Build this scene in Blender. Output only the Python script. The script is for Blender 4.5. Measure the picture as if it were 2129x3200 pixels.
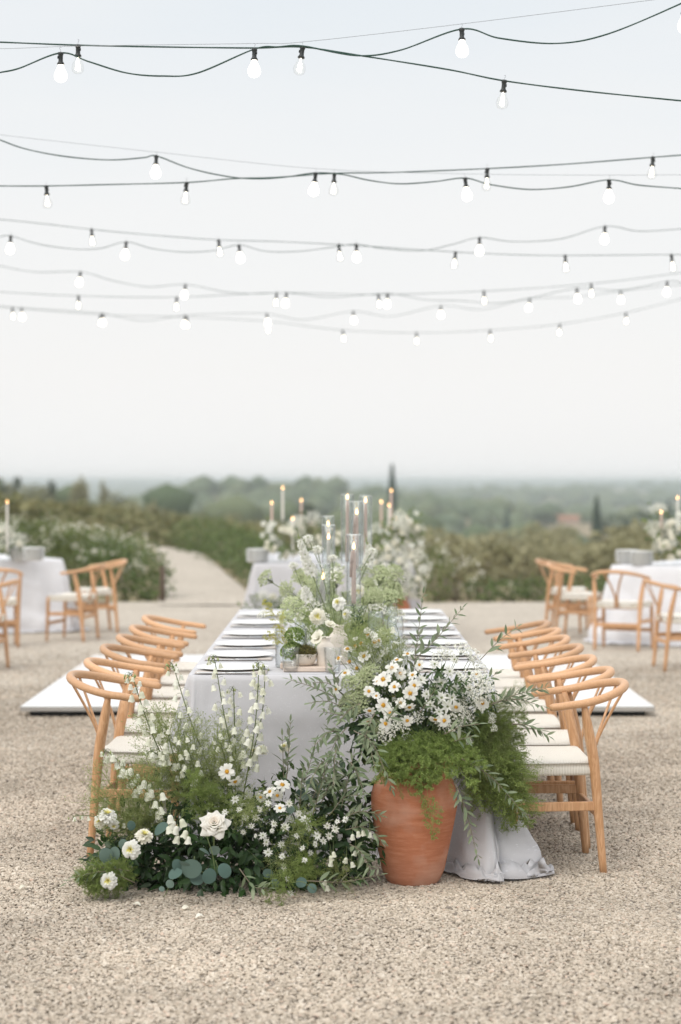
import bpy, math, random
import numpy as np
from mathutils import Vector, Matrix

for o in list(bpy.data.objects):
    bpy.data.objects.remove(o)
sc = bpy.context.scene
COL = sc.collection
PI = math.pi
R = math.radians
rng = np.random.default_rng(11)
rnd = random.Random(5)

# ------------------------------------------------------------------ camera
H, F, CX, HY = 1.55, 6000.0, 1064.5, 1505.0     # eye height (m), focal length and horizon in photo pixels
cam = bpy.data.cameras.new('camera')
camo = bpy.data.objects.new('camera', cam)
COL.objects.link(camo)
sc.camera = camo
camo.location = (0, 0, H)
camo.rotation_euler = (PI / 2, 0, 0)
cam.sensor_fit = 'VERTICAL'
cam.sensor_height = 36
cam.lens = F / 3200 * 36
cam.shift_y = -95 / 3200
cam.clip_start = 0.1
cam.clip_end = 20000
cam.dof.use_dof = True
cam.dof.focus_distance = 7.4
cam.dof.aperture_fstop = 2.15
cam.dof.aperture_blades = 0

# ------------------------------------------------------------------ world: pale overcast evening sky
world = bpy.data.worlds.new('World')
sc.world = world
world.use_nodes = True
wt = world.node_tree
for n in list(wt.nodes):
    wt.nodes.remove(n)
def wn(t, **k):
    n = wt.nodes.new(t)
    for a, b in k.items():
        setattr(n, a, b)
    return n
wo = wn('ShaderNodeOutputWorld'); bg = wn('ShaderNodeBackground')
SUN_EL, SUN_AZ = R(48), R(-140)
sky = wn('ShaderNodeTexSky', sky_type='NISHITA', sun_disc=False, sun_elevation=SUN_EL, sun_rotation=SUN_AZ, dust_density=3.0)
tc = wn('ShaderNodeTexCoord'); sep = wn('ShaderNodeSeparateXYZ')
ramp = wn('ShaderNodeValToRGB')
mp = wn('ShaderNodeMapping'); mp.inputs['Scale'].default_value = (1, 1, 4.5)
nz = wn('ShaderNodeTexNoise'); nz.inputs['Scale'].default_value = 2.6; nz.inputs['Detail'].default_value = 4
mixc = wn('ShaderNodeMix', data_type='RGBA'); mixs = wn('ShaderNodeMix', data_type='RGBA')
wt.links.new(tc.outputs['Generated'], sep.inputs[0])
wt.links.new(sep.outputs['Z'], ramp.inputs[0])
e = ramp.color_ramp.elements                      # overcast cloud deck, radiance / 10
SKL = 15.0
ks = lambda c: tuple(v * 10 / SKL for v in c) + (1,)
e[0].position = 0.0; e[0].color = ks((0.775, 0.777, 0.777))
e[1].position = 0.95; e[1].color = ks((1.30, 1.33, 1.36))
for p_, c_ in ((0.020, (0.765, 0.762, 0.757)), (0.06, (0.752, 0.745, 0.735)), (0.14, (0.718, 0.728, 0.732)), (0.25, (0.650, 0.687, 0.716)), (0.5, (0.98, 1.01, 1.03))):
    q = e.new(p_); q.color = ks(c_)
wt.links.new(tc.outputs['Generated'], mp.inputs[0]); wt.links.new(mp.outputs[0], nz.inputs[0])
nr = wn('ShaderNodeMapRange'); nr.inputs[1].default_value = 0.35; nr.inputs[2].default_value = 0.7; nr.inputs[3].default_value = 0.0; nr.inputs[4].default_value = 0.75
wt.links.new(nz.outputs[0], nr.inputs[0]); wt.links.new(nr.outputs[0], mixc.inputs[0])
wt.links.new(ramp.outputs[0], mixc.inputs[6]); mixc.inputs[7].default_value = ks((0.748, 0.742, 0.733))
sca = wn('ShaderNodeVectorMath', operation='SCALE'); sca.inputs['Scale'].default_value = SKL
wt.links.new(mixc.outputs[2], sca.inputs[0])
mixs.inputs[0].default_value = 0.95
wt.links.new(sky.outputs[0], mixs.inputs[6]); wt.links.new(sca.outputs[0], mixs.inputs[7])
wt.links.new(mixs.outputs[2], bg.inputs[0]); bg.inputs[1].default_value = 0.1
wt.links.new(bg.outputs[0], wo.inputs[0])

# ------------------------------------------------------------------ sun: very soft, behind thin cloud
sun = bpy.data.lights.new('sun', 'SUN'); sun.energy = 1.3; sun.angle = R(35); sun.color = (1, 0.95, 0.88)
suno = bpy.data.objects.new('sun', sun); COL.objects.link(suno)
sd = Vector((math.sin(SUN_AZ) * math.cos(SUN_EL), math.cos(SUN_AZ) * math.cos(SUN_EL), math.sin(SUN_EL)))
suno.rotation_euler = sd.to_track_quat('Z', 'Y').to_euler()

vs = sc.view_settings
vs.view_transform = 'Standard'; vs.look = 'None'; vs.exposure = 0.36; vs.gamma = 1.0; vs.use_curve_mapping = False
HAZE_D = 0.00066
cy = sc.cycles
cy.use_denoising = True
cy.max_bounces = 8; cy.diffuse_bounces = 3; cy.glossy_bounces = 3; cy.transmission_bounces = 6
cy.transparent_max_bounces = 24; cy.volume_bounces = 1
cy.sample_clamp_indirect = 4; cy.caustics_reflective = False; cy.caustics_refractive = False
sc.render.film_transparent = False

# ------------------------------------------------------------------ helpers
def P(px, py, d):
    """world point seen at photo pixel (px, py) at distance d along the view axis"""
    return Vector(((px - CX) * d / F, d, H - (py - HY) * d / F))

def on_ground(px, py, z=0.0):
    d = (H - z) * F / (py - HY)
    return P(px, py, d)

def tri(Fs):
    out = []
    for f in Fs:
        for i in range(1, len(f) - 1):
            out.append((f[0], f[i], f[i + 1]))
    return np.array(out, dtype=np.int32).reshape(-1, 3)

def nrmz(a):
    return a / np.maximum(np.linalg.norm(a, axis=-1, keepdims=True), 1e-9)

def frames(D, N, scale=None):
    """rotation matrices whose columns are (x, axis D, normal N)"""
    D = nrmz(np.asarray(D, float)); N = np.asarray(N, float)
    X = nrmz(np.cross(D, N)); N2 = np.cross(X, D)
    M = np.stack([X, D, N2], axis=-1)
    if scale is not None:
        M = M * np.asarray(scale).reshape(-1, 1, 1)
    return M

def rvec(n, r=rng):
    return nrmz(r.normal(size=(n, 3)))

class MB:
    def __init__(s):
        s.V, s.F, s.M, s.n = [], [], [], 0
        s.UV = None
    def add(s, V, Fc, mi=0):
        V = np.asarray(V, float).reshape(-1, 3)
        Fc = Fc if isinstance(Fc, np.ndarray) else tri(Fc)
        s.V.append(V); s.F.append(Fc + s.n)
        s.M.append(np.full(len(Fc), mi, np.int32) if np.isscalar(mi) else np.asarray(mi, np.int32))
        s.n += len(V)
        return s
    def inst(s, t, Rm, T, mi=None):
        tv, tf, tm = t
        Rm = np.asarray(Rm, float); T = np.asarray(T, float)
        n = len(T)
        if n == 0:
            return s
        V = np.einsum('nij,vj->nvi', Rm, tv) + T[:, None, :]
        Fc = (tf[None] + (np.arange(n) * len(tv))[:, None, None]).reshape(-1, 3)
        m = np.tile(tm if mi is None else np.full(len(tf), mi), n)
        return s.add(V.reshape(-1, 3), Fc, m)
    def tube(s, path, rad, n=8, mi=0, caps=True, flat=1.0):
        P_ = np.asarray([tuple(p) for p in path], float)
        k = len(P_)
        rad = np.full(k, rad, float) if np.isscalar(rad) else np.asarray(rad, float)
        T = np.gradient(P_, axis=0); T = nrmz(T)
        up = np.array((0, 0, 1.0)) if abs(T[0][2]) < 0.9 else np.array((0, 1.0, 0))
        x = nrmz(np.cross(up, T[0]))
        rows = []
        a = np.arange(n) * 2 * PI / n
        for i in range(k):
            x = nrmz(x - T[i] * np.dot(x, T[i])); y = np.cross(T[i], x)
            rows.append(P_[i] + rad[i] * (np.cos(a)[:, None] * x + flat * np.sin(a)[:, None] * y))
        V = np.concatenate(rows)
        Fc = []
        for i in range(k - 1):
            for j in range(n):
                Fc.append((i * n + j, i * n + (j + 1) % n, (i + 1) * n + (j + 1) % n, (i + 1) * n + j))
        if caps:
            Fc.append(tuple(range(n - 1, -1, -1))); Fc.append(tuple((k - 1) * n + j for j in range(n)))
        return s.add(V, Fc, mi)
    def lathe(s, prof, n=32, c=(0, 0, 0), mi=0):
        c = np.asarray(tuple(c), float); a = np.arange(n) * 2 * PI / n
        V = np.concatenate([np.stack([r * np.cos(a), r * np.sin(a), np.full(n, z)], -1) for r, z in prof]) + c
        Fc = []
        for i in range(len(prof) - 1):
            for j in range(n):
                a0, a1, b1, b0 = i * n + j, i * n + (j + 1) % n, (i + 1) * n + (j + 1) % n, (i + 1) * n + j
                if prof[i][0] < 1e-6 and prof[i + 1][0] < 1e-6: continue
                if prof[i][0] < 1e-6: Fc.append((i * n, b1, b0))
                elif prof[i + 1][0] < 1e-6: Fc.append((a0, a1, (i + 1) * n))
                else: Fc.append((a0, a1, b1, b0))
        return s.add(V, Fc, mi)
    def box(s, c, size, mi=0, M=None, bev=0.0):
        hx, hy, hz = np.asarray(size, float) / 2
        if bev <= 0:
            V = np.array([(x, y, z) for x in (-hx, hx) for y in (-hy, hy) for z in (-hz, hz)])
            Fc = [(0, 1, 3, 2), (4, 6, 7, 5), (0, 4, 5, 1), (2, 3, 7, 6), (0, 2, 6, 4), (1, 5, 7, 3)]
        else:
            b = bev; V = []
            for z, i in ((-hz, b), (-hz + b, 0), (hz - b, 0), (hz, b)):
                X, Y = hx - i, hy - i
                V += [(-X, -Y + b, z), (-X + b, -Y, z), (X - b, -Y, z), (X, -Y + b, z), (X, Y - b, z), (X - b, Y, z), (-X + b, Y, z), (-X, Y - b, z)]
            V = np.array(V); Fc = [tuple(range(7, -1, -1)), tuple(range(24, 32))]
            for i in range(3):
                for j in range(8):
                    Fc.append((i * 8 + j, i * 8 + (j + 1) % 8, i * 8 + 8 + (j + 1) % 8, i * 8 + 8 + j))
        if M is not None:
            V = V @ np.asarray(M)[:3, :3].T
        return s.add(V + np.asarray(tuple(c), float), Fc, mi)
    def mesh(s, name, mats, smooth=True, uv=None):
        V = np.concatenate(s.V); Fc = np.concatenate(s.F); Mi = np.concatenate(s.M)
        me = bpy.data.meshes.new(name)
        me.vertices.add(len(V)); me.vertices.foreach_set('co', V.astype(np.float32).ravel())
        me.loops.add(len(Fc) * 3); me.loops.foreach_set('vertex_index', Fc.astype(np.int32).ravel())
        me.polygons.add(len(Fc))
        me.polygons.foreach_set('loop_start', np.arange(0, len(Fc) * 3, 3, dtype=np.int32))
        for m in (mats if isinstance(mats, (list, tuple)) else [mats]):
            me.materials.append(m)
        me.polygons.foreach_set('material_index', Mi.astype(np.int32))
        me.polygons.foreach_set('use_smooth', np.full(len(Fc), bool(smooth)))
        if uv is not None:
            l = me.uv_layers.new(name='UVMap')
            l.data.foreach_set('uv', np.asarray(uv, np.float32)[Fc.ravel()].ravel())
        me.update(calc_edges=True)
        me.validate()
        return me
    def tmpl(s):
        return (np.concatenate(s.V), np.concatenate(s.F), np.concatenate(s.M))
    def obj(s, name, mats, parent=None, smooth=True, uv=None):
        return link(name, s.mesh(name, mats, smooth, uv), parent)

def link(name, me, parent=None, M=None):
    """object under parent; under a thing's Empty the mesh data are world coordinates unless the thing is 'local'"""
    o = bpy.data.objects.new(name, me)
    COL.objects.link(o)
    if parent is not None:
        o.parent = parent
        inv = parent.get('_inv')
        if inv is not None:
            o.matrix_parent_inverse = Matrix.Translation((-inv[0], -inv[1], -inv[2]))
    if M is not None:
        o.matrix_basis = M
    return o

def tag(o, label, cat, group=None, kind=None):
    o['label'] = label
    if cat: o['category'] = cat
    if group: o['group'] = group
    if kind: o['kind'] = kind
    return o

def thing(name, label, cat, loc=(0, 0, 0), group=None, local=False, rz=0.0):
    o = bpy.data.objects.new(name, None); COL.objects.link(o)
    o.empty_display_size = 0.1
    o.location = loc; o.rotation_euler = (0, 0, rz)
    if not local:
        o['_inv'] = tuple(loc)
    return tag(o, label, cat, group)

def copy_tree(src, loc, rz, label, parent=None):
    c = src.copy(); COL.objects.link(c)
    if parent is None:
        c.location = loc; c.rotation_euler = (0, 0, rz); c['label'] = label
    else:
        c.parent = parent
    for ch in src.children:
        copy_tree(ch, None, None, None, c)
    return c

def mat4(Rm, T):
    M = np.eye(4); M[:3, :3] = Rm; M[:3, 3] = T
    return Matrix(M.tolist())

def spline(pts, n):
    """Catmull-Rom through points, n samples"""
    p = np.asarray([tuple(q) for q in pts], float)
    if len(p) == 2:
        t = np.linspace(0, 1, n)[:, None]; return p[0] * (1 - t) + p[1] * t
    q = np.vstack([2 * p[0] - p[1], p, 2 * p[-1] - p[-2]])
    out = []
    for u in np.linspace(0, len(p) - 1 - 1e-9, n):
        i = int(u); t = u - i
        a, b, c, d = q[i], q[i + 1], q[i + 2], q[i + 3]
        out.append(0.5 * (2 * b + (c - a) * t + (2 * a - 5 * b + 4 * c - d) * t * t + (3 * b - a - 3 * c + d) * t ** 3))
    return np.array(out)

def vnoise(x, y, seed=0, freq=1.0, octs=3):
    """cheap smooth noise from summed sines, vectorised"""
    r = np.random.default_rng(seed)
    out = np.zeros(np.broadcast(x, y).shape); a = 1.0
    for k in range(octs):
        for j in range(4):
            th, ph = r.uniform(0, 2 * PI, 2); f = freq * r.uniform(0.7, 1.4)
            out = out + a * np.sin(f * (np.cos(th) * x + np.sin(th) * y) + ph) * 0.5
        a *= 0.5; freq *= 2.1
    return out

# ------------------------------------------------------------------ materials
def newmat(name):
    m = bpy.data.materials.new(name); m.use_nodes = True
    t = m.node_tree
    for n in list(t.nodes):
        t.nodes.remove(n)
    out = t.nodes.new('ShaderNodeOutputMaterial')
    return m, t, out

class NT:
    def __init__(s, t): s.t = t
    def n(s, typ, ins=None, **k):
        x = s.t.nodes.new(typ)
        for a, b in k.items(): setattr(x, a, b)
        for a, b in (ins or {}).items():
            if isinstance(b, bpy.types.NodeSocket): s.t.links.new(b, x.inputs[a])
            else: x.inputs[a].default_value = b
        return x
    def l(s, a, b): s.t.links.new(a, b)

def c4(c): return (*c, 1) if len(c) == 3 else c

def simple(name, col, rough=0.6, var=0.0, nscale=20, bump=0.0, bscale=200, spec=0.4, sheen=0.0, sss=0.0, trans=0.0, metallic=0.0, stretch=(1, 1, 1), coat=0.0, col2=None):
    m, t, out = newmat(name); N = NT(t)
    b = N.n('ShaderNodeBsdfPrincipled', {'Roughness': rough, 'Metallic': metallic, 'Specular IOR Level': spec, 'Sheen Weight': sheen, 'Coat Weight': coat})
    tcn = N.n('ShaderNodeTexCoord'); mpn = N.n('ShaderNodeMapping', {'Scale': stretch}); N.l(tcn.outputs['Object'], mpn.inputs[0])
    if var or col2:
        nzn = N.n('ShaderNodeTexNoise', {'Vector': mpn.outputs[0], 'Scale': nscale, 'Detail': 5.0})
        oi = N.n('ShaderNodeObjectInfo')
        mx = N.n('ShaderNodeMix', data_type='RGBA')
        c2 = col2 or tuple(x * (1 - var) for x in col)
        mr = N.n('ShaderNodeMapRange', {0: nzn.outputs[0], 1: 0.3, 2: 0.7})
        N.l(mr.outputs[0], mx.inputs[0]); mx.inputs[6].default_value = c4(c2); mx.inputs[7].default_value = c4(col)
        N.l(mx.outputs[2], b.inputs['Base Color'])
    else:
        b.inputs['Base Color'].default_value = c4(col)
    if bump:
        nb = N.n('ShaderNodeTexNoise', {'Vector': mpn.outputs[0], 'Scale': bscale, 'Detail': 3.0})
        bp = N.n('ShaderNodeBump', {'Height': nb.outputs[0], 'Strength': bump, 'Distance': 0.002})
        N.l(bp.outputs[0], b.inputs['Normal'])
    if trans:
        tl = N.n('ShaderNodeBsdfTranslucent', {'Color': c4(col)})
        ms = N.n('ShaderNodeMixShader', {0: trans, 1: b.outputs[0], 2: tl.outputs[0]})
        N.l(ms.outputs[0], out.inputs[0])
    else:
        N.l(b.outputs[0], out.inputs[0])
    return m

def leafmat(name, ca, cb, under=None, rough=0.5, trans=0.25, spec=0.35):
    """two-tone leaf, every leaf its own shade, paler underside, light passing through"""
    m, t, out = newmat(name); N = NT(t)
    g = N.n('ShaderNodeNewGeometry'); oi = N.n('ShaderNodeObjectInfo')
    ad = N.n('ShaderNodeMath', {0: g.outputs['Random Per Island'], 1: oi.outputs['Random']}, operation='ADD')
    fr = N.n('ShaderNodeMath', {0: ad.outputs[0]}, operation='FRACT')
    mx = N.n('ShaderNodeMix', data_type='RGBA'); N.l(fr.outputs[0], mx.inputs[0])
    mx.inputs[6].default_value = c4(ca); mx.inputs[7].default_value = c4(cb)
    col = mx.outputs[2]
    if under:
        mu = N.n('ShaderNodeMix', data_type='RGBA'); N.l(g.outputs['Backfacing'], mu.inputs[0])
        N.l(col, mu.inputs[6]); mu.inputs[7].default_value = c4(under); col = mu.outputs[2]
    b = N.n('ShaderNodeBsdfPrincipled', {'Base Color': col, 'Roughness': rough, 'Specular IOR Level': spec})
    tl = N.n('ShaderNodeBsdfTranslucent', {'Color': col})
    ms = N.n('ShaderNodeMixShader', {0: trans, 1: b.outputs[0], 2: tl.outputs[0]})
    N.l(ms.outputs[0], out.inputs[0])
    return m

def emis(name, col, s):
    m, t, out = newmat(name); N = NT(t)
    em = N.n('ShaderNodeEmission', {'Color': c4(col), 'Strength': s}); N.l(em.outputs[0], out.inputs[0])
    return m

def thin_glass(name, tint=(0.97, 0.98, 0.98), edge=(0.33, 0.35, 0.36)):
    m, t, out = newmat(name); N = NT(t)
    lw = N.n('ShaderNodeLayerWeight', {'Blend': 0.5})
    pw = N.n('ShaderNodeMath', {0: lw.outputs['Facing'], 1: 4.0}, operation='POWER')
    mx = N.n('ShaderNodeMix', data_type='RGBA'); N.l(pw.outputs[0], mx.inputs[0])
    mx.inputs[6].default_value = c4(tint); mx.inputs[7].default_value = c4(edge)
    tr = N.n('ShaderNodeBsdfTransparent', {'Color': mx.outputs[2]})
    gl = N.n('ShaderNodeBsdfGlossy', {'Color': (1, 1, 1, 1), 'Roughness': 0.02})
    p5 = N.n('ShaderNodeMath', {0: lw.outputs['Facing'], 1: 5.0}, operation='POWER')
    rf = N.n('ShaderNodeMath', {0: p5.outputs[0], 1: 0.7}, operation='MULTIPLY_ADD'); rf.inputs[2].default_value = 0.05
    ms = N.n('ShaderNodeMixShader', {0: rf.outputs[0], 1: tr.outputs[0], 2: gl.outputs[0]})
    N.l(ms.outputs[0], out.inputs[0])
    return m

def woodmat(name, zs=0.12, ring=0.45):
    m, t, out = newmat(name); N = NT(t)
    tcn = N.n('ShaderNodeTexCoord'); oi = N.n('ShaderNodeObjectInfo')
    ofs = N.n('ShaderNodeVectorMath', {0: tcn.outputs['Object']}, operation='ADD')
    sc_ = N.n('ShaderNodeMath', {0: oi.outputs['Random'], 1: 7.0}, operation='MULTIPLY'); N.l(sc_.outputs[0], ofs.inputs[1])
    mpn = N.n('ShaderNodeMapping', {'Vector': ofs.outputs[0], 'Scale': (1, 1, zs)})
    n1 = N.n('ShaderNodeTexNoise', {'Vector': mpn.outputs[0], 'Scale': 26.0, 'Detail': 3.0, 'Distortion': 0.6})
    wv = N.n('ShaderNodeMath', {0: n1.outputs[0], 1: 42.0}, operation='MULTIPLY')
    sn = N.n('ShaderNodeMath', {0: wv.outputs[0]}, operation='SINE')
    mpf = N.n('ShaderNodeMapping', {'Vector': ofs.outputs[0], 'Scale': (1, 1, zs * 0.4)})
    n2 = N.n('ShaderNodeTexNoise', {'Vector': mpf.outputs[0], 'Scale': 300.0, 'Detail': 2.0})
    mr = N.n('ShaderNodeMapRange', {0: sn.outputs[0], 1: -1.0, 2: 1.0, 3: 0.0, 4: ring})
    ad = N.n('ShaderNodeMath', {0: mr.outputs[0], 1: n2.outputs[0]}, operation='ADD')
    rp = N.n('ShaderNodeValToRGB', {0: ad.outputs[0]})
    e = rp.color_ramp.elements
    e[0].position = 0.3; e[0].color = (0.67, 0.405, 0.23, 1)
    e[1].position = 0.95; e[1].color = (0.51, 0.275, 0.135, 1)
    hs = N.n('ShaderNodeHueSaturation', {'Color': rp.outputs[0]})
    vr = N.n('ShaderNodeMapRange', {0: oi.outputs['Random'], 3: 0.84, 4: 1.12}); N.l(vr.outputs[0], hs.inputs['Value'])
    b = N.n('ShaderNodeBsdfPrincipled', {'Base Color': hs.outputs[0], 'Roughness': 0.42, 'Specular IOR Level': 0.4})
    bp = N.n('ShaderNodeBump', {'Height': n2.outputs[0], 'Strength': 0.08, 'Distance': 0.001}); N.l(bp.outputs[0], b.inputs['Normal'])
    N.l(b.outputs[0], out.inputs[0])
    return m

def cordmat(name):
    """woven paper cord: strands run front-back in the front and rear sectors and sideways in the side sectors"""
    m, t, out = newmat(name); N = NT(t)
    tcn = N.n('ShaderNodeTexCoord'); sp = N.n('ShaderNodeSeparateXYZ', {0: tcn.outputs['Object']})
    ax = N.n('ShaderNodeMath', {0: sp.outputs[0]}, operation='ABSOLUTE'); ay = N.n('ShaderNodeMath', {0: sp.outputs[1]}, operation='ABSOLUTE')
    gt = N.n('ShaderNodeMath', {0: ax.outputs[0], 1: ay.outputs[0]}, operation='GREATER_THAN')
    mx = N.n('ShaderNodeMix', data_type='FLOAT'); N.l(gt.outputs[0], mx.inputs[0]); N.l(sp.outputs[0], mx.inputs[2]); N.l(sp.outputs[1], mx.inputs[3])
    ph = N.n('ShaderNodeMath', {0: mx.outputs[0], 1: 2 * PI / 0.0062}, operation='MULTIPLY')
    nzn = N.n('ShaderNodeTexNoise', {'Vector': tcn.outputs['Object'], 'Scale': 45.0, 'Detail': 3.0})
    nm = N.n('ShaderNodeMath', {0: nzn.outputs[0], 1: 5.0}, operation='MULTIPLY')
    pa = N.n('ShaderNodeMath', {0: ph.outputs[0], 1: nm.outputs[0]}, operation='ADD')
    sn = N.n('ShaderNodeMath', {0: pa.outputs[0]}, operation='SINE')
    mr = N.n('ShaderNodeMapRange', {0: sn.outputs[0], 1: -1.0, 2: -0.6})
    cm = N.n('ShaderNodeMix', data_type='RGBA'); N.l(mr.outputs[0], cm.inputs[0])
    cm.inputs[6].default_value = (0.60, 0.55, 0.46, 1); cm.inputs[7].default_value = (0.84, 0.80, 0.725, 1)  # crevice shade between strands painted in as a darker groove colour
    b = N.n('ShaderNodeBsdfPrincipled', {'Base Color': cm.outputs[2], 'Roughness': 0.8, 'Specular IOR Level': 0.2})
    bp = N.n('ShaderNodeBump', {'Height': sn.outputs[0], 'Strength': 0.45, 'Distance': 0.002}); N.l(bp.outputs[0], b.inputs['Normal'])
    N.l(b.outputs[0], out.inputs[0])
    return m

def clothmat(name, col, pattern=True):
    m, t, out = newmat(name); N = NT(t)
    tcn = N.n('ShaderNodeTexCoord')
    b = N.n('ShaderNodeBsdfPrincipled', {'Roughness': 0.75, 'Specular IOR Level': 0.25, 'Sheen Weight': 0.15})
    nzn = N.n('ShaderNodeTexNoise', {'Vector': tcn.outputs['UV'], 'Scale': 6.0, 'Detail': 4.0})
    mr = N.n('ShaderNodeMapRange', {0: nzn.outputs[0], 1: 0.3, 2: 0.7})
    mx = N.n('ShaderNodeMix', data_type='RGBA'); N.l(mr.outputs[0], mx.inputs[0])
    mx.inputs[6].default_value = c4(tuple(x * 0.94 for x in col)); mx.inputs[7].default_value = c4(col)
    weave = N.n('ShaderNodeTexNoise', {'Vector': tcn.outputs['UV'], 'Scale': 700.0, 'Detail': 1.0})
    bw = N.n('ShaderNodeBump', {'Height': weave.outputs[0], 'Strength': 0.12, 'Distance': 0.001})
    if pattern:                                   # small raised dots gathered along a diamond lattice
        sp = N.n('ShaderNodeSeparateXYZ', {0: tcn.outputs['UV']})
        u = N.n('ShaderNodeMath', {0: sp.outputs[0], 1: sp.outputs[1]}, operation='ADD')
        v = N.n('ShaderNodeMath', {0: sp.outputs[0], 1: sp.outputs[1]}, operation='SUBTRACT')
        def lines(s_):
            a = N.n('ShaderNodeMath', {0: s_, 1: 1 / 0.105}, operation='MULTIPLY')
            f = N.n('ShaderNodeMath', {0: a.outputs[0]}, operation='FRACT')
            d = N.n('ShaderNodeMath', {0: f.outputs[0], 1: 0.5}, operation='SUBTRACT')
            return N.n('ShaderNodeMath', {0: d.outputs[0]}, operation='ABSOLUTE').outputs[0]
        mn = N.n('ShaderNodeMath', {0: lines(u.outputs[0]), 1: lines(v.outputs[0])}, operation='MINIMUM')
        ln = N.n('ShaderNodeMapRange', {0: mn.outputs[0], 1: 0.13, 2: 0.07})
        vo = N.n('ShaderNodeTexVoronoi', {'Vector': tcn.outputs['UV'], 'Scale': 150.0, 'Randomness': 0.7})
        dt = N.n('ShaderNodeMapRange', {0: vo.outputs['Distance'], 1: 0.30, 2: 0.20})
        pm = N.n('ShaderNodeMath', {0: dt.outputs[0], 1: ln.outputs[0]}, operation='MULTIPLY')
        mc = N.n('ShaderNodeMix', data_type='RGBA'); N.l(pm.outputs[0], mc.inputs[0]); N.l(mx.outputs[2], mc.inputs[6])
        mc.inputs[7].default_value = (0.74, 0.735, 0.765, 1)
        N.l(mc.outputs[2], b.inputs['Base Color'])
        b2 = N.n('ShaderNodeBump', {'Height': pm.outputs[0], 'Strength': 0.3, 'Distance': 0.002, 'Normal': bw.outputs[0]})
        N.l(b2.outputs[0], b.inputs['Normal'])
    else:
        N.l(mx.outputs[2], b.inputs['Base Color']); N.l(bw.outputs[0], b.inputs['Normal'])
    tl = N.n('ShaderNodeBsdfTranslucent', {'Color': c4(col)})
    ms = N.n('ShaderNodeMixShader', {0: 0.08, 1: b.outputs[0], 2: tl.outputs[0]})
    N.l(ms.outputs[0], out.inputs[0])
    return m

def terracotta(name):
    m, t, out = newmat(name); N = NT(t)
    tcn = N.n('ShaderNodeTexCoord')
    ms_ = N.n('ShaderNodeMapping', {'Vector': tcn.outputs['Object'], 'Scale': (1.6, 1.6, 10)})
    n1 = N.n('ShaderNodeTexNoise', {'Vector': ms_.outputs[0], 'Scale': 5.0, 'Detail': 6.0, 'Roughness': 0.65})
    n2 = N.n('ShaderNodeTexNoise', {'Vector': tcn.outputs['Object'], 'Scale': 7.0, 'Detail': 5.0})
    n3 = N.n('ShaderNodeTexNoise', {'Vector': tcn.outputs['Object'], 'Scale': 160.0, 'Detail': 3.0})
    rp = N.n('ShaderNodeValToRGB', {0: n1.outputs[0]})
    e = rp.color_ramp.elements
    e[0].position = 0.30; e[0].color = (0.41, 0.150, 0.075, 1); e[1].position = 0.72; e[1].color = (0.58, 0.265, 0.155, 1)
    q = e.new(0.5); q.color = (0.49, 0.185, 0.098, 1)
    sp = N.n('ShaderNodeSeparateXYZ', {0: tcn.outputs['Object']})
    low = N.n('ShaderNodeMapRange', {0: sp.outputs[2], 1: 0.16, 2: 0.0, 3: 0.0, 4: 0.55})
    bl = N.n('ShaderNodeMapRange', {0: n2.outputs[0], 1: 0.50, 2: 0.68, 3: 0.0, 4: 0.6})
    wh = N.n('ShaderNodeMath', {0: low.outputs[0], 1: n1.outputs[0]}, operation='MULTIPLY')
    wa = N.n('ShaderNodeMath', {0: wh.outputs[0], 1: bl.outputs[0]}, operation='ADD'); wa.use_clamp = True
    mx = N.n('ShaderNodeMix', data_type='RGBA'); N.l(wa.outputs[0], mx.inputs[0]); N.l(rp.outputs[0], mx.inputs[6])
    mx.inputs[7].default_value = (0.58, 0.34, 0.25, 1)
    b = N.n('ShaderNodeBsdfPrincipled', {'Base Color': mx.outputs[2], 'Roughness': 0.78, 'Specular IOR Level': 0.25})
    bp = N.n('ShaderNodeBump', {'Height': n1.outputs[0], 'Strength': 0.25, 'Distance': 0.004})
    b2 = N.n('ShaderNodeBump', {'Height': n3.outputs[0], 'Strength': 0.25, 'Distance': 0.001, 'Normal': bp.outputs[0]})
    N.l(b2.outputs[0], b.inputs['Normal'])
    N.l(b.outputs[0], out.inputs[0])
    return m

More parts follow.
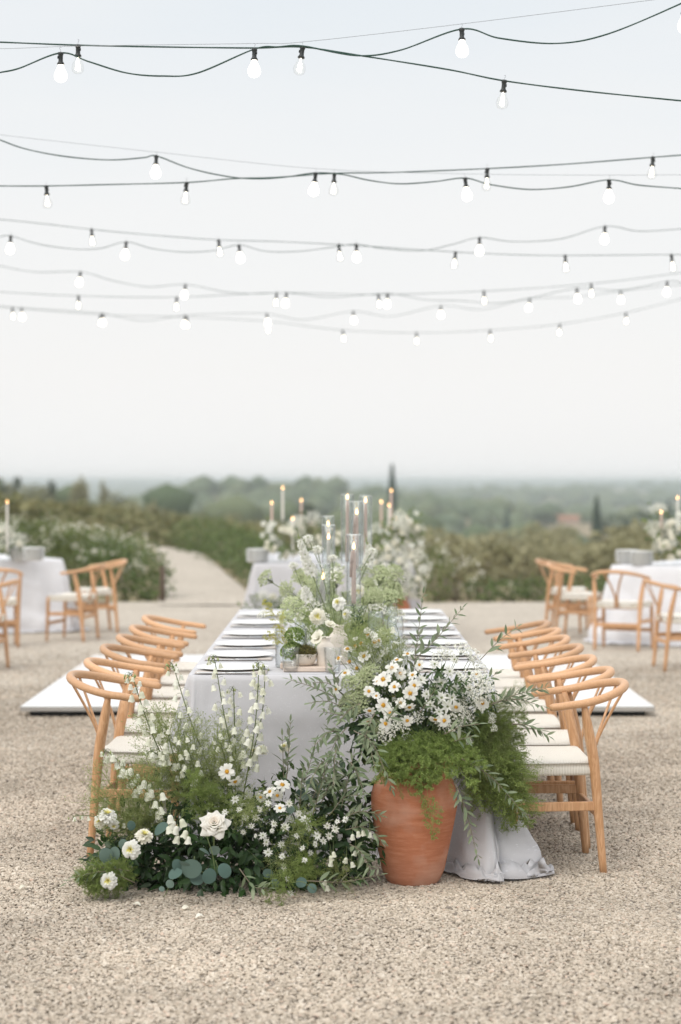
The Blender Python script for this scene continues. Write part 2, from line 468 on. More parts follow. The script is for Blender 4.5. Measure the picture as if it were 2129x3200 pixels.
def gravelmat(name):
    m, t, out = newmat(name); N = NT(t)
    tcn = N.n('ShaderNodeTexCoord')
    vo = N.n('ShaderNodeTexVoronoi', {'Vector': tcn.outputs['Object'], 'Scale': 55.0})
    v2 = N.n('ShaderNodeTexVoronoi', {'Vector': tcn.outputs['Object'], 'Scale': 17.0})
    nb = N.n('ShaderNodeTexNoise', {'Vector': tcn.outputs['Object'], 'Scale': 1.1, 'Detail': 4.0})
    sx = N.n('ShaderNodeSeparateColor', {0: vo.outputs['Color']}); s2 = N.n('ShaderNodeSeparateColor', {0: v2.outputs['Color']})
    a0 = N.n('ShaderNodeMath', {0: sx.outputs[0], 1: 0.62}, operation='MULTIPLY'); a1 = N.n('ShaderNodeMath', {0: s2.outputs[1], 1: 0.2}, operation='MULTIPLY')
    a2 = N.n('ShaderNodeMath', {0: a0.outputs[0], 1: a1.outputs[0]}, operation='ADD')
    a3 = N.n('ShaderNodeMath', {0: nb.outputs[0], 1: 0.3}, operation='MULTIPLY'); a4 = N.n('ShaderNodeMath', {0: a2.outputs[0], 1: a3.outputs[0]}, operation='ADD')
    rp = N.n('ShaderNodeValToRGB', {0: a4.outputs[0]}); e = rp.color_ramp.elements
    e[0].position = 0.1; e[0].color = (0.30, 0.262, 0.215, 1); e[1].position = 0.95; e[1].color = (0.60, 0.545, 0.465, 1)
    q = e.new(0.5); q.color = (0.455, 0.40, 0.335, 1)
    b = N.n('ShaderNodeBsdfPrincipled', {'Base Color': rp.outputs[0], 'Roughness': 0.85, 'Specular IOR Level': 0.2})
    bp = N.n('ShaderNodeBump', {'Height': vo.outputs['Distance'], 'Strength': 0.7, 'Distance': -0.008}); N.l(bp.outputs[0], b.inputs['Normal'])
    N.l(b.outputs[0], out.inputs[0])
    return m

def pebblemat(name):
    m, t, out = newmat(name); N = NT(t)
    oi = N.n('ShaderNodeObjectInfo'); rp = N.n('ShaderNodeValToRGB', {0: oi.outputs['Random']})
    e = rp.color_ramp.elements
    e[0].position = 0.0; e[0].color = (0.20, 0.17, 0.145, 1); e[1].position = 1.0; e[1].color = (0.68, 0.60, 0.50, 1)
    for p_, c_ in ((0.10, (0.37, 0.315, 0.25)), (0.4, (0.50, 0.425, 0.34)), (0.7, (0.57, 0.49, 0.40)), (0.93, (0.65, 0.58, 0.49)), (0.96, (0.56, 0.42, 0.33))):
        q = e.new(p_); q.color = (*c_, 1)
    tcn = N.n('ShaderNodeTexCoord'); nzn = N.n('ShaderNodeTexNoise', {'Vector': tcn.outputs['Object'], 'Scale': 2.0, 'Detail': 3.0})
    mr = N.n('ShaderNodeMapRange', {0: nzn.outputs[0], 3: 0.8, 4: 1.2})
    pn = N.n('ShaderNodeTexNoise', {'Vector': oi.outputs['Location'], 'Scale': 1.1, 'Detail': 4.0, 'Roughness': 0.65})
    pr = N.n('ShaderNodeMapRange', {0: pn.outputs[0], 1: 0.33, 2: 0.67, 3: 0.76, 4: 1.12})
    pv = N.n('ShaderNodeMath', {0: mr.outputs[0], 1: pr.outputs[0]}, operation='MULTIPLY')
    hs = N.n('ShaderNodeHueSaturation', {'Color': rp.outputs[0], 'Value': pv.outputs[0]})
    b = N.n('ShaderNodeBsdfPrincipled', {'Base Color': hs.outputs[0], 'Roughness': 0.75, 'Specular IOR Level': 0.25}); N.l(b.outputs[0], out.inputs[0])
    return m

def terrainmat(name):
    m, t, out = newmat(name); N = NT(t)
    tcn = N.n('ShaderNodeTexCoord')
    n1 = N.n('ShaderNodeTexNoise', {'Vector': tcn.outputs['Object'], 'Scale': 0.012, 'Detail': 5.0})
    n2 = N.n('ShaderNodeTexVoronoi', {'Vector': tcn.outputs['Object'], 'Scale': 0.006})
    n3 = N.n('ShaderNodeTexNoise', {'Vector': tcn.outputs['Object'], 'Scale': 0.6, 'Detail': 4.0})
    s2 = N.n('ShaderNodeSeparateColor', {0: n2.outputs['Color']})
    a = N.n('ShaderNodeMath', {0: n1.outputs[0], 1: 0.55}, operation='MULTIPLY'); b_ = N.n('ShaderNodeMath', {0: s2.outputs[0], 1: 0.4}, operation='MULTIPLY')
    a2 = N.n('ShaderNodeMath', {0: a.outputs[0], 1: b_.outputs[0]}, operation='ADD')
    a3 = N.n('ShaderNodeMath', {0: n3.outputs[0], 1: 0.15}, operation='MULTIPLY'); a4 = N.n('ShaderNodeMath', {0: a2.outputs[0], 1: a3.outputs[0]}, operation='ADD')
    rp = N.n('ShaderNodeValToRGB', {0: a4.outputs[0]}); e = rp.color_ramp.elements
    e[0].position = 0.25; e[0].color = (0.055, 0.075, 0.035, 1); e[1].position = 0.8; e[1].color = (0.38, 0.29, 0.20, 1)
    q = e.new(0.5); q.color = (0.15, 0.15, 0.08, 1); q = e.new(0.62); q.color = (0.26, 0.21, 0.13, 1)
    b = N.n('ShaderNodeBsdfPrincipled', {'Base Color': rp.outputs[0], 'Roughness': 0.95, 'Specular IOR Level': 0.1}); N.l(b.outputs[0], out.inputs[0])
    return m

WOOD = woodmat('oiled oak'); WOODR = woodmat('bent oak rail', 1.0, 0.12); CORD = cordmat('paper cord')
CLOTH = clothmat('dove grey damask', (0.615, 0.605, 0.625)); LINEN = clothmat('white linen', (0.80, 0.80, 0.83), False)
TERRA = terracotta('terracotta'); GRAVEL = gravelmat('gravel'); PEBBLE = pebblemat('pebble'); TERRAIN = terrainmat('countryside')
WHITE = simple('white porcelain', (0.83, 0.83, 0.81), 0.18, spec=0.5)
PLATFORM = simple('white glossy floor panel', (0.80, 0.81, 0.81), 0.22, var=0.04, nscale=3, spec=0.5)
BLACK = simple('shadow gap black', (0.012, 0.015, 0.014), 0.6)
SOCKET = simple('black bakelite', (0.02, 0.024, 0.024), 0.45)
CABLE = simple('dark green cable', (0.010, 0.050, 0.036), 0.5)
WIRE = simple('steel wire', (0.30, 0.32, 0.34), 0.4, metallic=0.7)
STEEL = simple('brushed steel', (0.68, 0.69, 0.70), 0.25, metallic=1.0)
NAPKIN = simple('taupe napkin', (0.58, 0.53, 0.49), 0.9, var=0.1)
CREAM = simple('cream ceramic', (0.77, 0.70, 0.62), 0.55, var=0.05, nscale=12, bump=0.1)
BLOCK = simple('pale pink stone', (0.70, 0.58, 0.49), 0.8, var=0.1)
WAXP = simple('blush wax', (0.74, 0.57, 0.50), 0.5, trans=0.15)
WAXW = simple('ivory wax', (0.84, 0.81, 0.75), 0.5, trans=0.2)
WICK = simple('burnt wick', (0.02, 0.015, 0.012), 0.9)
FLAME = emis('candle flame', (1.0, 0.56, 0.24), 7.0)
FLAMEC = emis('candle flame core', (1.0, 0.80, 0.48), 10.0)
LAMP = emis('lit frosted bulb', (1.0, 0.91, 0.76), 3.2)
FILAM = emis('glowing filament', (1.0, 0.88, 0.68), 9.0)
GLASS = thin_glass('clear glass'); BULBGLASS = thin_glass('bulb glass', (0.98, 0.98, 0.97), (0.70, 0.72, 0.74))
# ================================================================== SETTING
def smooth(a, b, x):
    t = np.clip((x - a) / (b - a), 0, 1); return t * t * (3 - 2 * t)

def terrain_z(x, y):
    x = np.asarray(x, float); y = np.asarray(y, float)
    y0 = 25.6 + 22 * smooth(-0.6, -2.2, x) * smooth(-16, -8, x)
    d = np.maximum(y - (y0 - 25), 0)
    lx = [0, 25, 32, 45, 70, 120, 300, 800, 1500, 2500, 3500, 4600, 7000, 16000]
    lz = [0, 0, -0.35, -1.3, -3.2, -7.0, -15, -22, -21, -17, -11, -4, -3, -6]
    z = np.interp(d, lx, lz)
    z = z + smooth(45, 130, y) * 13.0 * np.exp(-((x + 75) / 62) ** 2 / 2 - ((y - 240) / 85) ** 2 / 2)
    z = z + 9.0 * np.exp(-((x + 10) / 130) ** 2 / 2 - ((y - 800) / 180) ** 2 / 2)
    z = z + 13.0 * np.exp(-((x - 420) / 330) ** 2 / 2 - ((y - 2000) / 350) ** 2 / 2)
    z = z + 17 * np.exp(-((x + 34) / 48) ** 2 / 2 - ((y - 720) / 120) ** 2 / 2) + 8 * np.exp(-((x - 170) / 210) ** 2 / 2 - ((y - 1350) / 220) ** 2 / 2)
    z = z + 6.5 * np.exp(-((x - 60) / 45) ** 2 / 2 - ((y - 520) / 50) ** 2 / 2)
    far = smooth(60, 600, y)
    z = z + far * (vnoise(x, y, 3, 0.006, 4) * 2.0) + smooth(2000, 4500, y) * vnoise(x, y, 9, 0.0012, 3) * 5
    z = np.where(z > -2, -2 + 4.2 * np.tanh((z + 2) / 4.2), z)
    return z - 0.05

# ground sheet reaching the horizon
ys = np.concatenate([np.linspace(-25, 24, 12), np.geomspace(25, 15000, 150)])
us = np.linspace(-1, 1, 161); us = np.sign(us) * np.abs(us) ** 1.5
YY, UU = np.meshgrid(ys, us, indexing='ij')
XX = UU * (np.maximum(YY, 0) * 0.9 + 40)
ZZ = terrain_z(XX, YY)
def grid_faces(a, b):
    i = np.arange(a - 1)[:, None] * b + np.arange(b - 1)[None]
    q = np.stack([i, i + b, i + b + 1, i + 1], -1).reshape(-1, 4)
    return np.concatenate([q[:, [0, 1, 2]], q[:, [0, 2, 3]]]).astype(np.int32)[:, ::-1]
g = MB(); g.add(np.stack([XX, YY, ZZ], -1).reshape(-1, 3), grid_faces(len(ys), len(us)))
o = g.obj('ground', TERRAIN); o['kind'] = 'structure'; o['label'] = 'olive slopes and hazy valley falling away beyond the terrace'

# gravel terrace (camera stands on it) and the gravel path leaving it
g = MB()
xs = np.linspace(-16, 16, 65); yy = np.linspace(-14, 25.2, 80)
Y2, X2 = np.meshgrid(yy, xs, indexing='ij')
Y3 = np.where(Y2 > 24.9, Y2 + 0.25 * vnoise(X2, Y2 * 0, 4, 1.3, 2), Y2)
g.add(np.stack([X2, Y3, 0.004 * vnoise(X2, Y2, 8, 1.5, 3) + np.where(Y2 > 25.1, -0.06, 0)], -1).reshape(-1, 3), grid_faces(len(yy), len(xs)))
o = g.obj('gravel_terrace', GRAVEL); o['kind'] = 'structure'; o['label'] = 'pale gravel terrace under the tables'
g = MB()
cl = spline([(-1.62, 23.9, 0.004), (-1.75, 25.0, 0.012), (-2.05, 28.5, 0), (-2.42, 32, 0), (-3.05, 38, 0), (-3.8, 43, 0), (-5.6, 48, 0)], 40)
wd = np.interp(np.arange(40), [0, 15, 39], [0.66, 0.56, 0.36])
Vp = np.concatenate([[(c[0] - w, c[1], c[2] + 0.006), (c[0], c[1], c[2] + 0.016), (c[0] + w, c[1], c[2] + 0.006)] for c, w in zip(cl, wd)])
g.add(Vp, [(i * 3 + j, i * 3 + j + 1, i * 3 + j + 4, i * 3 + j + 3) for i in range(39) for j in range(2)])
o = g.obj('gravel_path', GRAVEL); o['kind'] = 'structure'; o['label'] = 'gravel path curving away between the hedges'

# loose pebbles: real stones near the camera, thinning with distance (geometry nodes)
def pebbles():
    nx, ny = 60, 70
    yy = np.linspace(4.0, 18.0, ny)
    V = []; D = []
    for y in yy:
        for u in np.linspace(-1, 1, nx):
            wx = y * 0.19 + 0.25; xx = u * (wx + 2.6); V.append((xx, y, 0.0)); D.append(float(np.interp(y, [4, 5, 8.2, 11, 15, 18], [0.5, 1, 1, 0.32, 0.12, 0.0])) * float(np.interp(abs(xx), [wx, wx + 0.9, wx + 2.6], [1, .28, 0])))
    g = MB(); g.add(np.array(V), grid_faces(ny, nx)[:, ::-1])
    o = g.obj('gravel', PEBBLE)
    at = o.data.attributes.new('dens', 'FLOAT', 'POINT'); at.data.foreach_set('value', D)
    o['kind'] = 'stuff'; o['label'] = 'loose rounded beige gravel stones covering the terrace'
    ng = bpy.data.node_groups.new('pebble scatter', 'GeometryNodeTree')
    ng.interface.new_socket('Geometry', in_out='INPUT', socket_type='NodeSocketGeometry')
    ng.interface.new_socket('Geometry', in_out='OUTPUT', socket_type='NodeSocketGeometry')
    N = NT(ng)
    gi = N.n('NodeGroupInput'); go = N.n('NodeGroupOutput')
    na = N.n('GeometryNodeInputNamedAttribute', {'Name': 'dens'}, data_type='FLOAT')
    mu = N.n('ShaderNodeMath', {0: na.outputs[0], 1: 11500.0}, operation='MULTIPLY')
    dp = N.n('GeometryNodeDistributePointsOnFaces', {'Mesh': gi.outputs[0], 'Density': mu.outputs[0], 'Seed': 3})
    ico = N.n('GeometryNodeMeshIcoSphere', {'Radius': 1.0, 'Subdivisions': 2})
    nz = N.n('ShaderNodeTexNoise', {'Scale': 1.3, 'Detail': 1.0})
    ps = N.n('GeometryNodeInputPosition')
    v0 = N.n('ShaderNodeVectorMath', {0: nz.outputs['Color'], 1: (0.5, 0.5, 0.5)}, operation='SUBTRACT')
    v1 = N.n('ShaderNodeVectorMath', {0: v0.outputs[0]}, operation='SCALE'); v1.inputs['Scale'].default_value = 1.3
    sp = N.n('GeometryNodeSetPosition', {'Geometry': ico.outputs[0], 'Offset': v1.outputs[0]})
    ss = N.n('GeometryNodeSetShadeSmooth', {'Geometry': sp.outputs[0]})
    sm = N.n('GeometryNodeSetMaterial', {'Geometry': ss.outputs[0], 'Material': PEBBLE})
    rr = N.n('FunctionNodeRandomValue', data_type='FLOAT_VECTOR'); rr.inputs[0].default_value = (-0.45, -0.45, 0); rr.inputs[1].default_value = (0.45, 0.45, 6.283); rr.inputs['Seed'].default_value = 1
    rs = N.n('FunctionNodeRandomValue', data_type='FLOAT_VECTOR'); rs.inputs[0].default_value = (0.0046, 0.0032, 0.0022); rs.inputs[1].default_value = (0.0094, 0.0066, 0.0046); rs.inputs['Seed'].default_value = 2
    rb = N.n('FunctionNodeRandomValue', data_type='FLOAT'); rb.inputs[2].default_value = 0.0; rb.inputs[3].default_value = 1.0; rb.inputs['Seed'].default_value = 4
    pw = N.n('ShaderNodeMath', {0: rb.outputs[1], 1: 14.0}, operation='POWER')
    pm = N.n('ShaderNodeMath', {0: pw.outputs[0], 1: 0.7}, operation='MULTIPLY_ADD'); pm.inputs[2].default_value = 1.0
    sv = N.n('ShaderNodeVectorMath', {0: rs.outputs[0]}, operation='SCALE'); N.l(pm.outputs[0], sv.inputs['Scale'])
    ip = N.n('GeometryNodeInstanceOnPoints', {'Points': dp.outputs[0], 'Instance': sm.outputs[0], 'Rotation': rr.outputs[0], 'Scale': sv.outputs[0]})
    jn = N.n('GeometryNodeJoinGeometry'); N.l(ip.outputs[0], jn.inputs[0])
    N.l(jn.outputs[0], go.inputs[0])
    md = o.modifiers.new('scatter', 'NODES'); md.node_group = ng
    o.location.z = 0.005
pebbles()

# ================================================================== DANCE FLOOR
t = thing('dance_floor', 'low white glossy dance floor laid on the gravel behind the long table', 'dance floor', (0, 14.4, 0))
g = MB(); g.box((-0.02, 14.45, 0.062), (4.16, 3.7, 0.036), bev=0.006); g.obj('floor_surface', PLATFORM, t, False)
g = MB(); g.box((-0.02, 14.45, 0.024), (4.05, 3.6, 0.04)); g.obj('base', BLACK, t, False)  # black base stands in for the shadow gap under the floor
g = MB()
for s in (-1, 1):
    g.box((-0.02 + s * 2.081, 14.45, 0.058), (0.004, 3.71, 0.03))
    g.box((-0.02, 14.45 + s * 1.852, 0.058), (4.16, 0.004, 0.03))
g.obj('edge_trim', STEEL, t, False)

# ================================================================== CHAIRS  (local: faces +Y, back at -Y)
def make_chair(label, group):
    t = thing('wishbone_chair', label, 'chair', (0, 0, 0), group, local=True)
    # bent top rail
    g = MB()
    a = np.linspace(0, PI, 27)
    arc = np.stack([-0.255 * np.cos(a), -0.015 - 0.255 * np.sin(a) ** 0.9, 0.675 + 0.058 * np.sin(a) ** 1.3], -1)
    L = np.array([(-0.246, 0.085, 0.662), (-0.250, 0.055, 0.665), (-0.254, 0.02, 0.669)])
    Rr = L[::-1] * (-1, 1, 1)
    path = np.vstack([L, arc, Rr]); n = len(path)
    rad = 0.0152 + 0.003 * np.sin(np.linspace(0, PI, n)) ** 2
    rad[0] = rad[-1] = 0.011; rad[1] = rad[-2] = 0.0155
    path[0][1] -= 0.018; path[-1][1] -= 0.018
    g.tube(path, rad, 12); g.obj('top_rail', WOODR, t)
    for s in (-1, 1):
        g = MB()                                   # rear leg: bowed, thickest at the seat
        p = spline([(s * 0.205, -0.152, 0), (s * 0.208, -0.132, 0.22), (s * 0.215, -0.112, 0.44), (s * 0.228, -0.086, 0.58), (s * 0.242, -0.068, 0.672)], 16)
        g.tube(p, np.interp(np.linspace(0, 1, 16), [0, 0.55, 0.78, 1], [0.0145, 0.022, 0.020, 0.0115]), 12); g.obj('leg', WOOD, t)
        g = MB()
        p = spline([(s * 0.232, 0.215, 0), (s * 0.232, 0.208, 0.2), (s * 0.230, 0.2, 0.435)], 10)
        g.tube(p, np.interp(np.linspace(0, 1, 10), [0, 0.8, 1], [0.012, 0.019, 0.0165]), 12); g.obj('leg', WOOD, t)
    # seat: woven cord over a frame, dished, higher at the corners
    nx = 25; u = np.linspace(-1, 1, nx)
    U, Vv = np.meshgrid(u, u, indexing='ij')
    hw = 0.235 - 0.022 * (1 - Vv) / 2
    X = U * hw; Y = 0.040 + Vv * 0.166
    dish = (1 - np.abs(U) ** 2.4) * (1 - np.abs(Vv) ** 2.4)
    edge = np.maximum(np.abs(U), np.abs(Vv)); drop = np.where(edge > 0.93, (edge - 0.93) / 0.07, 0) ** 2 * 0.014
    diag = np.exp(-((np.abs(U) - np.abs(Vv)) / 0.05) ** 2) * 0.003 * (edge < 0.97)
    Z = 0.448 + 0.008 * np.abs(U) ** 2 - 0.016 * dish - drop - diag
    top = np.stack([X, Y, Z], -1).reshape(-1, 3)
    ring = [i * nx for i in range(nx)] + [(nx - 1) * nx + j for j in range(1, nx)] + [i * nx + nx - 1 for i in range(nx - 2, -1, -1)] + [j for j in range(nx - 2, 0, -1)]
    g = MB()
    rows = [top]; prof = [(1.012, 0.424), (1.012, 0.404), (0.99, 0.394), (0.8, 0.397)]
    rv = top[ring]
    for k, z in prof:
        rows.append(np.stack([rv[:, 0] * k, 0.040 + (rv[:, 1] - 0.040) * k, np.full(len(rv), z)], -1))
    Vs = np.concatenate(rows); fs = list(map(tuple, grid_faces(nx, nx)[:, ::-1])); nr_ = len(ring); base = nx * nx
    for j in range(nr_):
        fs.append((ring[j], ring[(j + 1) % nr_], base + (j + 1) % nr_, base + j))
    for k in range(len(prof) - 1):
        for j in range(nr_):
            fs.append((base + k * nr_ + j, base + k * nr_ + (j + 1) % nr_, base + (k + 1) * nr_ + (j + 1) % nr_, base + (k + 1) * nr_ + j))
    g.add(Vs, fs); g.obj('seat', CORD, t)
    # Y-shaped back splat: one stem parting into two thin staves
    g = MB()
    for s in (-1, 1):
        g.tube(spline([(s * 0.009, -0.138, 0.40), (s * 0.011, -0.160, 0.50), (s * 0.042, -0.206, 0.61), (s * 0.088, -0.258, 0.722)], 14), [0.012] * 5 + [0.0105] * 9, 6, flat=0.5)
    g.obj('back_splat', WOOD, t)
    for s in (-1, 1):
        g = MB(); M = Matrix.Rotation(math.atan2(0.024, 0.35) * -s, 4, 'Z')
        g.box((s * 0.219, 0.035, 0.272), (0.017, 0.355, 0.036), M=M, bev=0.003); g.obj('stretcher', WOOD, t, False)
    g = MB(); g.box((0, -0.130, 0.240), (0.41, 0.018, 0.036), bev=0.003); g.obj('stretcher', WOOD, t, False)
    g = MB(); g.box((0, 0.207, 0.180), (0.455, 0.018, 0.034), bev=0.003); g.obj('stretcher', WOOD, t, False)
    g = MB(); g.box((0, -0.112, 0.40), (0.41, 0.02, 0.03), bev=0.004); g.obj('seat_rail', WOOD, t, False)
    return t

ORD = ['first', 'second', 'third', 'fourth', 'fifth', 'sixth', 'seventh', 'eighth', 'ninth', 'tenth', 'eleventh', 'twelfth']
CH_G = 'wishbone chairs along the long table'
chair0 = make_chair('pale wooden wishbone chair nearest the camera, behind the floor flowers', CH_G)
side_l = [(-1.134, 8.08), (-1.146, 8.71), (-1.165, 9.44), (-1.161, 10.08), (-1.163, 10.72), (-1.173, 11.50)]
side_r = [(1.147, 7.77), (1.166, 8.30), (1.165, 8.86), (1.183, 9.48), (1.179, 10.0), (1.195, 10.53), (1.193, 11.06)]
for i, (x, y) in enumerate(side_l):
    lab = 'pale wooden wishbone chair nearest the camera in the row by the floor flowers' if i == 0 else f'{ORD[i]} wooden wishbone chair back from the floor flowers in its row'
    rz = -PI / 2 + R([-4, 2, -2, 3.5, -1, -2.5][i])
    c = chair0 if i == 0 else copy_tree(chair0, None and 0 or (0, 0, 0), 0, lab)
    c.location = (x + 0.27, y, 0); c.rotation_euler = (0, 0, rz); c['label'] = lab
for i, (x, y) in enumerate(side_r):
    lab = 'pale wooden wishbone chair nearest the camera in the row by the terracotta urn' if i == 0 else f'{ORD[i]} wooden wishbone chair back from the terracotta urn in its row'
    c = copy_tree(chair0, (x - 0.27, y, 0), PI / 2 + R([2.5, -2, 1.5, -1, 3, -2.5, 1][i]), lab)
def face(dx, dy):
    return math.atan2(dy, dx) - PI / 2
far_ch = [
    (-2.58, 18.75, face(-0.97, 0.22), 'wishbone chair side-on at the white round-edged table near the hedge, its seat showing', 'chairs at the side tables'),
    (-2.48, 19.75, face(-0.95, -0.3), 'wishbone chair behind another at the white table near the hedge, mostly its rail showing', 'chairs at the side tables'),
    (-3.25, 18.0, face(-0.3, 0.95), 'wishbone chair with its back to the camera against the white cloth by the hedge', 'chairs at the side tables'),
    (-2.93, 15.75, face(-1, 0.1), 'wishbone chair cut by the picture edge in front of the white table by the hedge', 'chairs at the side tables'),
    (2.32, 19.0, face(0.9, -0.32), 'wishbone chair nearer of two at the end of the white table by the low shrubs', 'chairs at the side tables'),
    (2.30, 19.85, face(0.9, -0.25), 'wishbone chair farther of two at the end of the white table by the low shrubs', 'chairs at the side tables'),
    (2.58, 17.65, face(0.42, 0.9), 'wishbone chair with its forked back to the camera against the white tablecloth', 'chairs at the side tables'),
    (2.78, 15.85, face(1, 0.06), 'wishbone chair cut by the picture edge nearest the white dance floor', 'chairs at the side tables'),
]
for x, y, rz, lab, gr in far_ch:
    c = copy_tree(chair0, (x, y, 0), rz, lab); c['group'] = gr

# ================================================================== TABLECLOTHS
def drape(name, label, group, c, W, Lh, yaw, mat, seed, top=0.75, fold=0.012, nfold=7.0, flare=0.03, cornerfold=0.05, puddle=0.06, tail=None, ds=0.022):
    """cloth hanging to the floor over a W x Lh table: perimeter rows from the edge down, then trailing on the ground"""
    r = np.random.default_rng(seed)
    rc = 0.035
    pts, nrm, cor, arc = [], [], [], []
    hw, hl = W / 2 - rc, Lh / 2 - rc
    corners = [(-hw, -hl, PI), (hw, -hl, 1.5 * PI), (hw, hl, 0), (-hw, hl, 0.5 * PI)]
    s = 0.0
    seq = []
    for k in range(4):
        cx, cy_, a0 = corners[k]
        na = 26
        for j in range(na):
            a = a0 + (PI / 2) * j / (na - 1)
            seq.append((cx + rc * math.cos(a), cy_ + rc * math.sin(a), math.cos(a), math.sin(a), math.sin(PI * j / (na - 1)) ** 0.7, k + j / (na - 1) * 0.5, k))
        nx_, ny_, _ = corners[(k + 1) % 4]
        a = a0 + PI / 2
        p0 = np.array((cx + rc * math.cos(a), cy_ + rc * math.sin(a))); p1 = np.array((nx_ + rc * math.cos(a), ny_ + rc * math.sin(a)))
        m = max(3, int(np.linalg.norm(p1 - p0) / ds))
        for j in range(1, m):
            q = p0 + (p1 - p0) * j / m
            seq.append((q[0], q[1], math.cos(a), math.sin(a), 0.0, k + 0.5 + 0.5 * j / m, k + 0.5))
    S = np.array(seq)
    n = len(S)
    px, py, nx_, ny_, cn, tpar = S[:, 0], S[:, 1], S[:, 2], S[:, 3], S[:, 4], S[:, 5]
    seg = np.hypot(np.diff(px, append=px[0]), np.diff(py, append=py[0])); arc = np.concatenate([[0], np.cumsum(seg + 0.006 * (cn > 0))[:-1]])
    cb = np.zeros(n)                                # closeness to a corner
    for k in range(4):
        d = np.hypot(px - corners[k][0], py - corners[k][1]); cb = np.maximum(cb, np.exp(-(d / 0.16) ** 2))
    ph = arc * nfold * 2 * PI / 1.0 + vnoise(arc * 3, arc * 0, seed, 2.0, 2) * 2.2
    f1 = np.sin(ph) * (fold * (0.5 + 0.5 * (vnoise(arc * 2, arc * 0 + 3, seed + 1, 1.6, 2) > -0.2)))
    cf = np.zeros(n)
    for k in range(4):
        w = (tpar - k) / 0.5
        ins = (w >= -1e-6) & (w <= 1 + 1e-6)
        cf = cf + np.where(ins, np.sin(np.clip(w, 0, 1) * PI * 3.0 + k) * cornerfold, 0)
    rowsV, rowsUV = [], []
    vr = np.concatenate([[-0.018, -0.006], np.linspace(0.0, 1, 34)])
    pk = np.array([1.0, 1.0, 1.0, 1.0]) * puddle if np.isscalar(puddle) else np.array(puddle)
    pud = np.zeros(n)
    for k in range(4):
        d = np.hypot(px - corners[k][0], py - corners[k][1]); pud = np.maximum(pud, pk[k] * np.exp(-(d / 0.4) ** 2))
    pud = np.maximum(pud, 0.02)
    for v in vr:
        vv = max(v, 0)
        if v < 0:
            out = -0.02 + 0.02 * (1 + v / 0.018) if v > -0.012 else -0.02
            off = np.full(n, out); z = np.full(n, top + 0.0015 if v > -0.012 else top + 0.002)
        else:
            roundoff = 0.006 * (1 - math.exp(-vv * 30))
            off = roundoff + flare * vv + (f1 + cf * cb) * vv ** 1.1 + (cb * 1.1) * flare * 1.4 * vv
            off = off + 0.006 * vnoise(arc * 5, np.full(n, vv * 4), seed + 5, 2.5, 3) * min(1, vv * 3)
            bulge = pud * math.exp(-((vv - 0.88) / 0.13) ** 2) * 0.75
            off = off + bulge
            z = np.full(n, top) * (1 - vv) + 0.010 * vv
        x = px + nx_ * off; y = py + ny_ * off
        if tail is not None:
            x, y, z = tail(x, y, z, vv)
        rowsV.append(np.stack([x, y, z], -1)); rowsUV.append(np.stack([arc, np.full(n, top * (1 - v))], -1))
    lastoff = off
    for k in range(1, 9):                          # trailing hem
        q = k / 8
        l = pud * q
        off = lastoff + l + 0.02 * pud / 0.1 * vnoise(arc * 9, np.full(n, q * 2), seed + 7, 3, 2) * q
        rid = np.abs(np.sin(arc * 9 + 5 * q + 3.0 * vnoise(arc * 5, np.full(n, q * 3), seed + 9, 2.0, 3)))
        z = 0.012 + np.minimum(pud, 0.15) * (0.42 * rid ** 1.5 + 0.08) * math.sin(PI * min(q, 0.85) * 0.95) + (0.03 if k == 8 else 0) * 0
        x = px + nx_ * off; y = py + ny_ * off
        if tail is not None:
            x, y, z = tail(x, y, z, 1 + q)
        rowsV.append(np.stack([x, y, z], -1)); rowsUV.append(np.stack([arc, np.full(n, -0.3 * q)], -1))
    g = MB()
    nrw = len(rowsV)
    V = np.concatenate(rowsV); UV = np.concatenate(rowsUV)
    i = np.arange(nrw - 1)[:, None] * n; j = np.arange(n)[None]; j2 = (j + 1) % n
    q = np.stack([i + j, i + n + j, i + n + j2, i + j2], -1).reshape(-1, 4)
    Fc = np.concatenate([q[:, [0, 1, 2]], q[:, [0, 2, 3]]])[:, ::-1]
    # top surface: grid sheet stitched by overlap just below the rounded edge
    cen = np.array([[0, 0, top + 0.002]])
    base = len(V)
    gx, gy = 24, 60
    A, B = np.meshgrid(np.linspace(-1, 1, gx), np.linspace(-1, 1, gy), indexing='ij')
    tx, ty = A * (W / 2 - 0.018), B * (Lh / 2 - 0.018)
    tz = top + 0.0025 + 0.0015 * vnoise(tx * 4, ty * 4, seed + 2, 1.5, 3) * (1 - np.maximum(np.abs(A), np.abs(B)) ** 8)
    V = np.concatenate([V, np.stack([tx, ty, tz], -1).reshape(-1, 3)]); UV = np.concatenate([UV, np.stack([tx + 9, ty], -1).reshape(-1, 2)])
    Ft = grid_faces(gx, gy) + base
    g.add(np.array(V), np.concatenate([Fc, Ft]))
    cz, szn = math.cos(yaw), math.sin(yaw)
    Rm = np.array([[cz, -szn, 0], [szn, cz, 0], [0, 0, 1]])
    g.V[0] = g.V[0] @ Rm.T + np.array((c[0], c[1], 0))
    o = g.obj(name, mat, None, True, UV)
    tag(o, label, 'tablecloth', group)
    return o

